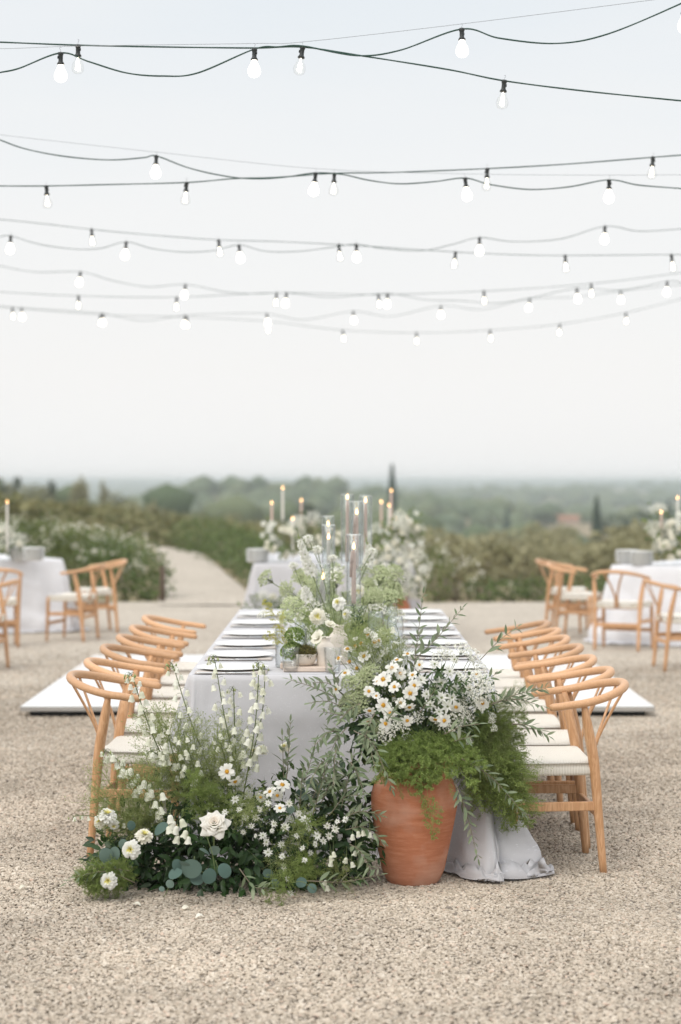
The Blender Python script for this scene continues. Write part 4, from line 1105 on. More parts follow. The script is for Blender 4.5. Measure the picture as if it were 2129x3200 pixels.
# ---- flower heads, radius 1, facing +Z
def petal_t(W, n=5, cup=0.15, tipw=0.55, curl=0.0, mi=0, notch=0.0):
    V, Fc = [], []
    s = np.linspace(0, 1, n)
    for i in range(n):
        w = W / 2 * (0.35 + 0.65 * math.sin(min(1.0, s[i] / 0.62) * PI / 2)) * (1 if s[i] < 0.7 else 1 - (1 - tipw) * ((s[i] - 0.7) / 0.3) ** 1.6)
        z = cup * (s[i] - s[i] ** 2) * 2 - curl * s[i] ** 3
        mid = s[i] - (notch if i == n - 1 else 0)
        V += [(-w, s[i], z + 0.25 * w), (0, mid, z), (w, s[i], z + 0.25 * w)]
    for i in range(n - 1):
        a = 3 * i; Fc += [(a, a + 1, a + 4, a + 3), (a + 1, a + 2, a + 5, a + 4)]
    Ft = tri(Fc); return (np.array(V), Ft, np.full(len(Ft), mi, np.int32))
def ring_petals(g, t, n, elev, r0, length, z0, rng_, jit=0.1, off=0.0, width=1.0, mi=None):
    a = np.arange(n) * 2 * PI / n + off + rng_.normal(0, jit, n)
    el = elev + rng_.normal(0, jit, n)
    D = np.stack([np.cos(a) * np.cos(el), np.sin(a) * np.cos(el), np.sin(el)], -1)
    Nn = np.stack([-np.cos(a) * np.sin(el), -np.sin(a) * np.sin(el), np.cos(el)], -1)
    M = frames(D, Nn); L = length * (1 + rng_.normal(0, 0.06, n))
    M = M * np.stack([L * width, L, L], -1)[:, None, :]
    T = np.stack([np.cos(a) * r0, np.sin(a) * r0, np.full(n, z0)], -1)
    g.inst(t, M, T, mi)
def dahlia_meshes(seed, mat):
    r = np.random.default_rng(seed); g = MB(); t = petal_t(0.42, 5, 0.2, 0.55, 0.05)
    for k, (n, el, r0, L, z) in enumerate(((15, -0.12, .12, .86, -.02), (14, .12, .12, .80, .06), (13, .36, .11, .70, .12), (12, .62, .10, .60, .17), (11, .88, .09, .50, .20))):
        ring_petals(g, t, n, el, r0, L, z, r, 0.09, k * 0.21)
    a = g.mesh('dahlia', [mat]); g = MB()
    for k, (n, el, r0, L, z) in enumerate(((14, 0.95, .13, .42, .20), (10, 1.2, .09, .38, .22), (6, 1.4, .03, .30, .24))):
        ring_petals(g, t, n, el, r0, L, z, r, 0.12, k * 0.3)
    return a, g.mesh('centre', LEMON_M)
DAHL = [dahlia_meshes(1, PETALC_M), dahlia_meshes(2, PETAL_M)]
def cosmos_meshes(seed):
    r = np.random.default_rng(seed); g = MB(); t = petal_t(0.62, 5, 0.12, 0.62, 0.08, 0, 0.05)
    ring_petals(g, t, 8, 0.12, 0.10, 0.9, 0.0, r, 0.10)
    a = g.mesh('cosmos', PETAL_M); g = MB()
    g.lathe([(0.25, 0.02), (0.24, 0.12), (0.17, 0.2), (0.07, 0.24), (0, 0.25)], 12)
    n = 40; u = rvec(n, r); u[:, 2] = np.abs(u[:, 2]); g.inst(QUAD_T, frames(u + (0, 0, .6), rvec(n, r), np.full(n, 0.13)), u * (0.22, 0.22, 0.2) + (0, 0, 0.05))
    return a, g.mesh('centre', YEL_M)
COSM = [cosmos_meshes(s_) for s_ in (3, 4, 5)]
def nigella_mesh(seed):
    r = np.random.default_rng(seed); g = MB()
    ring_petals(g, leaf_t(0.42, 5, 0.2, 0.12, 0.75), 9, 0.15, 0.1, 0.9, 0.0, r, 0.14)
    ring_petals(g, leaf_t(0.40, 5, 0.2, 0.05, 0.75), 7, 0.5, 0.08, 0.65, 0.05, r, 0.16)
    n = 16; a = r.uniform(0, 2 * PI, n); el = r.uniform(-0.7, 0.4, n)
    D = np.stack([np.cos(a) * np.cos(el), np.sin(a) * np.cos(el), np.sin(el)], -1)
    g.inst((np.array([(-.02, 0, 0), (.02, 0, 0), (0, 1.15, .1)]), tri([(0, 1, 2)]), np.zeros(1, np.int32)), frames(D, rvec(n, r)), D * 0.1, 1)
    n = 18; u = rvec(n, r); u[:, 2] = np.abs(u[:, 2]) + .4; g.inst(leaf_t(0.2, 3), frames(u, rvec(n, r), np.full(n, 0.32)), np.tile((0, 0, .04), (n, 1)), 1)
    return g.mesh('nigella', [PETAL_M, BUD_M])
NIG = [nigella_mesh(s_) for s_ in (6, 7, 8)]
STAR_T = (np.array([(0, 0, .1)] + [((1.0 if k % 2 == 0 else .38) * math.cos(k * PI / 5), (1.0 if k % 2 == 0 else .38) * math.sin(k * PI / 5), 0) for k in range(10)]), tri([(0, 1 + k, 1 + (k + 1) % 10) for k in range(10)]), np.zeros(10, np.int32))
def ribbon(g, A, B, w, mi, mid=None):
    """thin crossed strips from A to B (arrays n x 3)"""
    A, B = np.asarray(A, float), np.asarray(B, float); n = len(A)
    D = B - A; X = nrmz(np.cross(D, rng.normal(size=(n, 3)))) * w; Y = nrmz(np.cross(D, X)) * w
    V = np.stack([A - X, A + X, B + X * .6, B - X * .6, A - Y, A + Y, B + Y * .6, B - Y * .6], 1).reshape(-1, 3)
    f = np.array([(0, 1, 2), (0, 2, 3), (4, 5, 6), (4, 6, 7)])
    g.add(V, (f[None] + np.arange(n)[:, None, None] * 8).reshape(-1, 3).astype(np.int32), mi)
def umbel_mesh(seed, mat, rays=17, per=8, flat=0.45, fl=0.105):
    r = np.random.default_rng(seed); g = MB()
    k = np.arange(rays) + 0.5; rad = np.sqrt(k / rays) * 0.92; a = k * 2.39996
    Rp = np.stack([rad * np.cos(a), rad * np.sin(a), flat * (1 - rad ** 2) - 0.15], -1) + r.normal(0, .03, (rays, 3))
    base = np.tile((0, 0, -0.85), (rays, 1)); ribbon(g, base, Rp - (0, 0, .08), 0.012, 1)
    A = np.repeat(Rp, per, 0); off = r.normal(0, 1, (rays * per, 3)) * (.105, .105, .045)
    T = A + off; ribbon(g, A - (0, 0, .09), T, 0.006, 1)
    Nn = nrmz(T * (1, 1, 0) * 0.6 + (0, 0, 1) + r.normal(0, .3, T.shape)); D = rvec(len(T), r)
    D = D - Nn * np.sum(D * Nn, -1, keepdims=True)
    g.inst(STAR_T, frames(D, Nn, fl * r.uniform(.75, 1.25, len(T))), T, 0)
    return g.mesh('lace flower', [mat, STEM_M])
LACE = [umbel_mesh(s_, LACE_M) for s_ in (11, 12, 13)]
GLACE = [umbel_mesh(s_, GLACE_M, 30, 20, 0.75, 0.082) for s_ in (14, 15)]
def bell_mesh(seed, mat=None):
    r = np.random.default_rng(seed); g = MB(); n = 12; prof = [(0.05, 0.0), (0.26, -0.08), (0.38, -0.3), (0.40, -0.6), (0.46, -0.82), (0.58, -1.0)]
    V = []
    for i, (rr, z) in enumerate(prof):
        for k in range(n):
            a = 2 * PI * k / n; lobe = 0.5 + 0.5 * math.cos(5 * a)
            f = i / (len(prof) - 1)
            V.append((rr * (1 + .10 * f * lobe) * math.cos(a), rr * (1 + .10 * f * lobe) * math.sin(a), z - (0.22 * lobe if i == len(prof) - 1 else 0.05 * lobe * f)))
    Fc = [(i * n + k, i * n + (k + 1) % n, i * n + n + (k + 1) % n, i * n + n + k) for i in range(len(prof) - 1) for k in range(n)]
    g.add(V, [f_[::-1] for f_ in Fc], 0); g.tube([(0, 0, .25), (0, 0, -.05)], 0.05, 5, 1)
    ring_petals(g, leaf_t(.4, 3), 5, -0.9, .05, .35, 0.02, r, .1, 0, 1, 1)
    return g.mesh('bell', [BELL_M, BUD_M])
BELL = [bell_mesh(s_) for s_ in (21, 22)]
g = MB(); g.lathe([(0.0, 0.1), (0.16, 0.0), (0.26, -.25), (0.24, -.5), (0.1, -.72), (0, -.76)], 8); g.tube([(0, 0, .4), (0, 0, .05)], .05, 5); BUDM = g.mesh('bud', BUD_M)
def greenball_mesh(seed):
    r = np.random.default_rng(seed); g = MB(); n = 300
    k = np.arange(n) + .5; z = 1 - k / n * 1.1; a = k * 2.39996; q = np.sqrt(np.maximum(1 - z * z, 0))
    U = np.stack([q * np.cos(a), q * np.sin(a), z], -1)
    t = petal_t(0.9, 4, 0.5, 1.2, -0.4)
    T = U * (0.78, 0.78, .6); X = nrmz(np.cross(U, rvec(n, r)))
    g.inst(t, frames(nrmz(U + X * .5), X, r.uniform(.14, .21, n)), T)
    return g.mesh('dianthus', GREENBALL_M)
GBALL = [greenball_mesh(s_) for s_ in (31, 32)]
def spray_mesh(seed, mat, kind):
    """airy sprays of length 1 along +Y: 'mist' (panicum), 'fern' (plumosus/asparagus), 'thl' (pennycress pods)"""
    r = np.random.default_rng(seed); g = MB()
    nb = {'mist': 26, 'fern': 34, 'thl': 24}[kind]
    s = np.linspace(0.15, 0.98, nb); bend = r.normal(0, .05)
    sp = lambda q: np.stack([bend * np.sin(q * 2), q, 0.06 * np.sin(q * 3)], -1)
    q = np.linspace(0, 1, 10); pts = sp(q); ribbon(g, pts[:-1], pts[1:], 0.004, 1)
    for i in range(nb):
        a = r.uniform(0, 2 * PI); L = {'mist': .34, 'fern': .26, 'thl': .15}[kind] * (0.35 + math.sin(PI * min(1, s[i] * 1.02) ** .8)) * r.uniform(.7, 1.2)
        fwd = {'mist': .9, 'fern': .55, 'thl': .6}[kind]
        d = nrmz(np.array((math.cos(a), fwd, math.sin(a)))); p0 = sp(np.array([s[i]]))[0]; p1 = p0 + d * L
        ribbon(g, [p0], [p1], 0.0022, 1)
        m = {'mist': 11, 'fern': 34, 'thl': 26}[kind]
        u = r.uniform(.15, 1, m); B = p0 + d * L * u[:, None]
        d2 = nrmz(d * .8 + rvec(m, r) * .9); l2 = {'mist': .085, 'fern': .05, 'thl': .035}[kind] * r.uniform(.5, 1.2, m) * (1.3 - .6 * u)
        E = B + d2 * l2[:, None]
        if kind == 'fern':
            ribbon(g, B, E, 0.0017, 0); g.inst(QUAD_T, frames(rvec(m, r), rvec(m, r), r.uniform(.010, .016, m)), E, 0)
        elif kind == 'mist':
            ribbon(g, B, E, 0.0013, 1)
            d3 = nrmz(d2 + rvec(m, r) * .8); E3 = E - d2 * l2[:, None] * .4 + d3 * l2[:, None] * .7
            for X in (E, E3):
                g.inst(QUAD_T, frames(rvec(m, r), rvec(m, r), r.uniform(.012, .02, m)), X, 0)
        else:
            ribbon(g, B, E, 0.0018, 0)
            for rep in range(2):
                g.inst(STAR_T, frames(rvec(m, r), rvec(m, r), r.uniform(.006, .0105, m)), E + r.normal(0, .008, (m, 3)), 0)
    return g.mesh(kind + ' spray', [mat, mat if kind != 'mist' else MIST_M])
MIST = [spray_mesh(s_, MIST_M, 'mist') for s_ in (41, 42, 43)]
FERN = [spray_mesh(s_, FERN_M, 'fern') for s_ in (44, 45)]
THL = [spray_mesh(s_, THL_M, 'thl') for s_ in (46, 47)]

def place(name, me, parent, pos, facing, size, roll=None, axis='Z', kids=()):
    """put a unit head (facing +Z) or spray (along +Y) at pos"""
    f = np.asarray(tuple(facing), float); f /= np.linalg.norm(f)
    a = rvec(1)[0]
    if axis == 'Z':
        y = a - f * a.dot(f); M = frames([y], [f])[0]
    else:
        M = frames([f], [a])[0]
    o = link(name, me, parent, mat4(M * size, tuple(pos)))
    for n_, m_ in kids: link(n_, m_, o)
    return o

LEAF_MESHES = {}
def leafmesh(key, t, mat):
    if key not in LEAF_MESHES:
        g = MB(); g.add(t[0], t[1], t[2]); LEAF_MESHES[key] = g.mesh(key, mat)
    return LEAF_MESHES[key]
def leaves_on(path, n, t, size, rngl, spread=0.75, start=0.12, pair=True, droop=0.0, tiplen=0.55):
    """matrices of leaves set in pairs along a stem"""
    path = np.asarray(path); k = len(path); Ms, Ts = [], []
    Tn = nrmz(np.gradient(path, axis=0))
    m = n // 2 if pair else n
    roll = rngl.uniform(0, 2 * PI)
    for i in range(m):
        s = start + (1 - start) * (i + .5) / m; f = s * (k - 1); a = int(min(f, k - 2)); u = f - a
        p = path[a] * (1 - u) + path[a + 1] * u; T = Tn[a]
        e1 = nrmz(np.cross(T, (0.1, 0.2, 1.0))); e2 = np.cross(T, e1)
        th = roll + i * 1.35 + rngl.normal(0, .3)
        for sd in ((0, PI) if pair else (0,)):
            o = e1 * math.cos(th + sd) + e2 * math.sin(th + sd)
            D = T * rngl.uniform(.45, .95) + o * spread + np.array((0, 0, -droop)) + rngl.normal(0, .12, 3)
            Nn = nrmz(np.array((0, -0.35, 1.0)) * 1.0 + T * .2 + rngl.normal(0, .35, 3))
            L = size * rngl.uniform(.75, 1.15) * (1 - (1 - tiplen) * s ** 2)
            Ms.append(frames([D], [Nn])[0] * L); Ts.append(p)
    Ms.append(frames([Tn[-1]], [(0, -.3, 1)])[0] * size * tiplen); Ts.append(path[-1])
    return np.array(Ms), np.array(Ts)
NLEAF = {}
def branch(parent, name, pts, n, t, key, lm, size, stem=0.0022, sm=None, single=True, **k):
    r = np.random.default_rng(abs(hash((round(pts[0][0] * 1e4), round(pts[-1][2] * 1e4), n))) % 2 ** 31)
    path = spline(pts, 14); g = MB(); g.tube(path, np.linspace(stem, stem * .45, 14), 5)
    b = g.obj(name, sm or BROWN_M, parent)
    Ms, Ts = leaves_on(path, n, t, size, r, **k)
    cnt = NLEAF.get(parent.name, 0)
    if single and cnt + len(Ms) <= 300:
        me = leafmesh(key, t, lm)
        for M, T in zip(Ms, Ts): link('leaf', me, b, mat4(M, T))
        NLEAF[parent.name] = cnt + len(Ms)
    else:
        g = MB(); g.inst(t, Ms, Ts); o = g.obj('leaves', lm, b); o['kind'] = 'stuff'
    return b
def bez(a, b, sag=0.0, side=(0, 0, 0)):
    a, b = Vector(a), Vector(b); m = (a + b) / 2 + Vector(side) + Vector((0, 0, sag)); return [a, m, b]
def foliage_mass(parent, name, mat, t, blobs, size, density, seed, outward=0.8, shell=0.55):
    """leaves filling a set of ellipsoids (centre, radii), denser toward the surface"""
    r = np.random.default_rng(seed); g = MB()
    for c, rad in blobs:
        c = np.array(tuple(c)); rad = np.array(rad); n = int(14 * density * (rad[0] * rad[1] * rad[2]) ** (2 / 3) / size ** 2)
        u = rvec(n, r); q = (shell + (1 - shell) * r.random(n)) ** 1.0
        q = np.where(r.random(n) < .25, r.random(n) ** (1 / 3), q)
        T = c + u * rad * q[:, None] * (1 + .12 * r.normal(size=(n, 1)))
        T[:, 2] = np.maximum(T[:, 2], 0.012)
        D = u * outward + rvec(n, r) * .7 + (0, 0, -.05); Nn = u * .7 + (0, -.2, .6) + rvec(n, r) * .5
        g.inst(t, frames(D, Nn, size * r.uniform(.6, 1.3, n)), T)
    o = g.obj(name, mat, parent); o['kind'] = 'stuff'; return o
# ================================================================== TERRACOTTA URN
UX, UY = 0.280, 7.42
t = thing('terracotta_urn', 'weathered terracotta urn standing on the gravel at the table end', 'urn', (UX, UY, 0))
g = MB()
g.lathe([(0.0, 0.004), (0.094, 0.003), (0.100, 0.010), (0.106, 0.02), (0.121, 0.055), (0.140, 0.15), (0.156, 0.235), (0.1655, 0.295), (0.166, 0.335), (0.160, 0.372), (0.147, 0.402), (0.136, 0.422), (0.132, 0.436), (0.136, 0.448), (0.150, 0.460), (0.156, 0.470), (0.155, 0.480), (0.146, 0.484), (0.133, 0.476), (0.126, 0.455), (0.124, 0.43), (0.14, 0.39), (0.12, 0.36), (0, 0.355)], 72)
V = g.V[0]; a = np.arctan2(V[:, 1], V[:, 0])       # thrown by hand: rings and slight wobble
wob = 1 + 0.004 * np.sin(V[:, 2] * 130 + a) + 0.006 * np.sin(2 * a + V[:, 2] * 9) + 0.004 * np.sin(3 * a - V[:, 2] * 14)
V[:, 0] *= wob; V[:, 1] *= wob; V[:, 0] += V[:, 2] * 0.012
o = g.obj('urn_body', TERRA, t); o.matrix_parent_inverse = Matrix(); 

# ================================================================== URN ARRANGEMENT
def U7(x, y, d): return P(900 + x * 0.5421, 1850 + y * 0.5421, d)
A = thing('urn_flower_arrangement', 'overflowing white and green flower arrangement spilling out of the terracotta urn', 'flower arrangement', (UX, UY, 0.47))
foliage_mass(A, 'foliage', FOL_M, RUSCUS_T, [((0.30, 7.55, 0.62), (0.23, 0.17, 0.19)), ((0.17, 7.5, 0.66), (0.16, 0.14, 0.13)), ((0.45, 7.56, 0.62), (0.17, 0.15, 0.17)), ((0.30, 7.44, 0.52), (0.13, 0.12, 0.09)), ((0.20, 7.36, 0.485), (0.09, 0.08, 0.05))], 0.036, 1.9, 51)
foliage_mass(A, 'dark_foliage', RUSCUS_M, RUSCUS_T, [((0.30, 7.56, 0.60), (0.2, 0.15, 0.15)), ((0.12, 7.5, 0.60), (0.12, 0.1, 0.14))], 0.045, 1.8, 52)
out = lambda c=(0.30, 7.6, 0.6): c
def facing_from(p, c=(0.30, 7.65, 0.58), jit=.35):
    v = np.array(tuple(p)) - np.array(c); v = v / np.linalg.norm(v) + Cn * .45 + rng.normal(0, jit, 3) * .6; return v
def stem_to(parent, p, root, r=0.0012):
    g = MB(); p = Vector(p); q = Vector(root); g.tube(spline([q, (p + q) / 2 + Vector((rnd.uniform(-.02, .02), rnd.uniform(-.01, .02), rnd.uniform(.0, .03))), p], 8), r, 5); return g
stems = MB()
def add_stem(p, root, r=0.0011):
    p, q = Vector(tuple(p)), Vector(root)
    stems.tube(spline([q, (p + q) / 2 + Vector((rnd.uniform(-.025, .025), rnd.uniform(-.01, .02), rnd.uniform(.0, .03))), p], 7), r, 4)
UROOT = (0.30, 7.5, 0.46)
for (x, y, rr, d) in ((550, 505, 50, 7.30), (467, 573, 36, 7.30), (615, 548, 38, 7.28), (728, 540, 40, 7.29), (705, 583, 46, 7.25), (550, 652, 48, 7.24), (600, 440, 42, 7.36), (650, 470, 38, 7.36), (440, 372, 42, 7.44), (520, 520, 38, 7.33), (650, 640, 34, 7.22), (280, 560, 36, 7.38), (720, 480, 34, 7.36), (510, 600, 26, 7.29), (590, 700, 42, 7.2), (630, 395, 36, 7.4)):
    p = U7(x, y, d); a, b = COSM[rnd.randrange(3)]
    place('cosmos', a, A, p, facing_from(p, jit=.7), rr * .5421 * d / F, kids=(('centre', b),)); add_stem(p, UROOT)
for (x, y) in ((470, 680), (460, 745), (850, 730), (700, 660)):  # seen from the side, nodding
    p = U7(x, y, 7.22); a, b = COSM[rnd.randrange(3)]; place('cosmos', a, A, p, (rnd.uniform(-.9, .9), -.5, -.7), .026, kids=(('centre', b),)); add_stem(p, UROOT)
for (x, y, d) in ((760, 420, 7.42), (690, 360, 7.46), (1040, 560, 7.3), (1090, 480, 7.38), (970, 660, 7.24), (560, 760, 7.18), (690, 740, 7.16), (1120, 640, 7.32), (330, 470, 7.46), (900, 740, 7.2)):
    p = U7(x, y, d); a, b = COSM[rnd.randrange(3)]; place('cosmos', a, A, p, facing_from(p, jit=1.0), rnd.uniform(.020, .030), kids=(('centre', b),)); add_stem(p, UROOT)
for i in range(9):
    c0 = U7(rnd.uniform(760, 1120), rnd.uniform(480, 700), 7.36); tip = c0 + Vector((rnd.uniform(-.06, .12), -.12, rnd.uniform(-.05, .1))); branch(A, 'leafy_sprig', bez(c0, tip, .01), 10, RUSCUS_T, 'ruscus leaf', FOL_M, .042, .0015, STEM_M, single=False)
for (x, y) in ((390, 315), (355, 405), (400, 440), (295, 385), (500, 290), (425, 300), (610, 605), (600, 640), (520, 285), (345, 330), (465, 250)):
    p = U7(x, y, 7.5); a, b = COSM[rnd.randrange(3)]; place('cosmos_bud', b, A, p, facing_from(p), .03); add_stem(p, UROOT)
    o = place('small_cosmos', a, A, p, facing_from(p, jit=.9), .016)
for (x, y, rr, d) in ((885, 525, 50, 7.3), (885, 612, 50, 7.27), (845, 420, 42, 7.42), (930, 460, 44, 7.36), (920, 660, 46, 7.26), (770, 510, 40, 7.36), (820, 650, 40, 7.27), (960, 560, 40, 7.32), (990, 480, 38, 7.38), (800, 590, 36, 7.3), (870, 690, 34, 7.25), (945, 610, 40, 7.28), (1060, 390, 34, 7.46), (960, 390, 34, 7.46)):
    p = U7(x, y, d); place('nigella', NIG[rnd.randrange(3)], A, p, facing_from(p), rr * .5421 * d / F); add_stem(p, UROOT)
lace = [(1000, 330), (1060, 350), (900, 345), (1100, 430), (1130, 520), (1035, 710), (1010, 600), (1060, 590), (1090, 650), (1120, 600), (1150, 560), (1030, 520), (1070, 480), (980, 690), (1000, 640), (640, 920), (680, 850), (740, 730), (720, 885), (600, 780), (660, 760), (950, 760), (880, 760), (560, 830), (930, 350), (870, 380), (1170, 600), (1040, 430), (960, 740), (690, 800), (1100, 560), (1000, 430), (930, 540), (1060, 660), (620, 960), (1140, 470)]
for i, (x, y) in enumerate(lace[:26]):
    d = 7.32 + .12 * (y < 450) + rnd.uniform(-.05, .05); p = U7(x + rnd.uniform(-8, 8), y + rnd.uniform(-8, 8), d)
    place('lace_flower', LACE[i % 3], A, p, facing_from(p) + np.array((0, 0, .7)), rnd.uniform(.030, .044)); add_stem(p, UROOT)
for (x, y) in ((360, 610), (410, 520), (450, 480), (380, 680), (330, 640), (400, 600), (475, 455), (520, 780), (345, 520), (430, 640), (440, 560)):
    p = U7(x, y, 7.42); place('green_lace_flower', GLACE[rnd.randrange(2)], A, p, facing_from(p) + np.array((0, 0, .4)), rnd.uniform(.034, .046)); add_stem(p, UROOT)
for (x, y) in ((590, 445), (500, 275), (615, 620), (920, 300), (650, 480), (640, 640)):
    p = U7(x, y, 7.33); place('faded_floret', LACE[0], A, p, facing_from(p), .012)
for i in range(16):                                # light yellow-green sprigs between the cosmos and the vases
    p = U7(rnd.uniform(340, 640), rnd.uniform(210, 420), rnd.uniform(7.45, 7.7)); q = Vector((p.x * .6 + .1, 7.55, max(.55, p.z - .2)))
    place('green_sprig', MIST[i % 3], A, q, (p - q), (p - q).length * 1.15, axis='Y')
for i in range(14):
    p = U7(rnd.uniform(350, 660), rnd.uniform(220, 420), 7.5); place('small_cosmos', COSM[i % 3][0], A, p, facing_from(p, jit=1.2), rnd.uniform(.012, .02)); add_stem(p, UROOT)
# pennycress spilling over the rim
for i in range(29):
    u = rnd.random(); s_ = Vector((0.26 + 0.26 * u, 7.40, 0.60 - .03 * u)); tip = U7(590 + 520 * rnd.random(), 880 + 230 * rnd.random(), 7.22 + .05 * rnd.random())
    place('pennycress_spray', THL[i % 2], A, s_, tip - s_, (tip - s_).length * 1.1, axis='Y')
for (x0, y0, x1, y1) in ((800, 1130, 835, 1410), (820, 1150, 870, 1330), (640, 1100, 660, 1190), (760, 1130, 790, 1330), (690, 1080, 710, 1170), (775, 1050, 770, 1110), (930, 1090, 960, 1180), (1090, 1150, 1120, 1260)):
    s_, tip = U7(x0, y0, 7.235), U7(x1, y1, 7.235); place('pennycress_strand', THL[0], A, s_, tip - s_, (tip - s_).length * 1.05, axis='Y')
for i in range(22):
    s_ = Vector((rnd.uniform(.15, .42), 7.40, .56)); tip = U7(rnd.uniform(500, 900), rnd.uniform(950, 1150), 7.23); place('pennycress_spray', THL[i % 2], A, s_, tip - s_, (tip - s_).length * 1.1, axis='Y')
for (x, y) in ((545, 1010), (585, 1035), (630, 1020), (520, 985), (680, 1040), (605, 985), (560, 970)):
    p = U7(x, y, 7.25); M = frames([(rnd.uniform(-.8, .5), -.5, -.7)], [(0, -1, .5)])[0] * .055; link('leaf', leafmesh('ruscus leaf', RUSCUS_T, RUSCUS_M), A, mat4(M, np.array(tuple(p)) + (0, .03, .03)))
# ferny mass falling on the far side of the urn
for i in range(52):
    u = rnd.random(); s_ = Vector((0.44 + .12 * rnd.random(), 7.50 + .1 * rnd.random(), 0.60 + .1 * rnd.random()))
    tip = U7(rnd.uniform(1060, 1345), 680 + 620 * rnd.random() ** 1.1, 7.42 + .12 * rnd.random())
    if rnd.random() < .6: s_ = s_ + (tip - s_) * rnd.uniform(.25, .5)
    place('asparagus_fern', FERN[i % 2], A, s_, tip - s_, max(.16, (tip - s_).length * 1.15), axis='Y')
for i in range(30):
    s_ = Vector((0.56, 7.50, 0.66)); tip = U7(rnd.uniform(1150, 1350), rnd.uniform(560, 1150), 7.45); place('asparagus_fern', MIST[i % 3], A, s_, tip - s_, (tip - s_).length * 1.1, axis='Y')
for (x, y) in ((1180, 715), (1190, 785), (1045, 862), (1175, 740)):
    p = U7(x, y, 7.33); place('lace_flower', LACE[0], A, p, (.2, -1, .4), .016)
# olive branches: (root x, y) -> (tip x, y) in the photograph, with depths
OL = [((330, 640), (10, 505), 7.5, 7.45, .01, 20), ((330, 600), (150, 520), 7.45, 7.3, .02, 14), ((340, 680), (125, 640), 7.42, 7.28, .02, 16), ((360, 720), (200, 690), 7.36, 7.25, .0, 14),
      ((300, 560), (245, 425), 7.42, 7.40, .0, 10), ((420, 640), (300, 740), 7.3, 7.2, .01, 16), ((500, 700), (420, 940), 7.22, 7.1, .02, 20), ((560, 760), (640, 650), 7.2, 7.1, .0, 12),
      ((440, 800), (500, 1010), 7.2, 7.08, .02, 18), ((380, 800), (600, 1135), 7.2, 7.06, .06, 24), ((340, 780), (210, 1010), 7.3, 7.16, .02, 20), ((300, 800), (150, 890), 7.3, 7.18, .02, 18),
      ((280, 900), (260, 1130), 7.22, 7.1, .03, 18), ((360, 980), (440, 1170), 7.15, 7.05, .02, 18), ((230, 960), (120, 1120), 7.22, 7.12, .02, 16),
      ((700, 640), (780, 10), 7.62, 7.6, .0, 30), ((720, 400), (1005, 95), 7.7, 7.72, -.01, 24), ((1110, 390), (1325, 200), 7.62, 7.75, .01, 14),
      ((1170, 650), (1490, 555), 7.4, 7.38, .01, 26), ((1180, 640), (1470, 660), 7.42, 7.36, .02, 18), ((1290, 760), (1500, 830), 7.36, 7.34, .015, 20), ((1060, 560), (1210, 465), 7.42, 7.4, .0, 8),
      ((960, 1090), (1095, 1535), 7.24, 7.2, .03, 26), ((1000, 960), (1360, 1280), 7.26, 7.22, .03, 28), ((900, 820), (1110, 760), 7.22, 7.14, .01, 14), ((960, 860), (1060, 830), 7.2, 7.12, .0, 8),
      ((760, 700), (850, 560), 7.28, 7.2, .0, 8)]
for (x0, y0), (x1, y1), d0, d1, sag, n in OL:
    branch(A, 'olive_branch', bez(U7(x0, y0, d0), U7(x1, y1, d1), sag), n, OLIVE_T, 'olive leaf', OLIVE_M, 0.058, 0.0021, single=(n >= 14))
stems.obj('stems', STEM_M, A)['kind'] = 'stuff'
for (x, y) in ((605, 200), (612, 290), (650, 330), (580, 360)):
    p = U7(x, y, 7.62); place('bell_flower', BELL[0], A, p, (rnd.uniform(-.2, .2), -.1, 1), .022)
g = MB(); g.tube(spline([U7(650, 440, 7.65), U7(640, 260, 7.63), U7(622, 190, 7.62), U7(603, 195, 7.61)], 14), .0012, 5); g.obj('bell_stem', STEM_M, A)

# ================================================================== FLOOR ARRANGEMENT
def F6(x, y, d): return P(200 + x * 0.6378, 2000 + y * 0.6378, d)
B = thing('floor_flower_arrangement', 'wide white and green floor flower arrangement with one open rose on the gravel', 'flower arrangement', (-0.42, 7.36, 0))
foliage_mass(B, 'dark_foliage', RUSCUS_M, RUSCUS_T, [((-0.55, 7.40, 0.13), (0.36, 0.20, 0.21)), ((-0.16, 7.42, 0.14), (0.27, 0.19, 0.24)), ((-0.80, 7.38, 0.09), (0.17, 0.15, 0.15)), ((0.02, 7.44, 0.25), (0.12, 0.12, 0.24)), ((-.4, 7.36, .07), (.44, .22, .10))], 0.052, 2.1, 61)
foliage_mass(B, 'foliage', FOL_M, RUSCUS_T, [((-0.55, 7.44, 0.30), (0.30, 0.15, 0.14)), ((-0.14, 7.44, 0.30), (0.25, 0.14, 0.14)), ((-0.78, 7.42, 0.18), (0.15, 0.13, 0.12))], 0.040, 0.9, 62)
r = np.random.default_rng(63)
for i in range(34):                                # leafy ruscus sprigs arching out of the base
    a = r.uniform(PI * 1.02, PI * 1.98); c0 = np.array((r.uniform(-.8, .05), 7.36, .07 + .1 * r.random())); L = r.uniform(.14, .24)
    tip = c0 + np.array((math.cos(a) * L * .8, math.sin(a) * L * .9, r.uniform(-.06, .10))); tip[2] = max(tip[2], .02)
    branch(B, 'ruscus_sprig', bez(c0, tip, r.uniform(.0, .04)), 12, RUSCUS_T, 'ruscus leaf', RUSCUS_M, r.uniform(.05, .064), .0018, STEM_M, single=(i < 12), droop=.1)
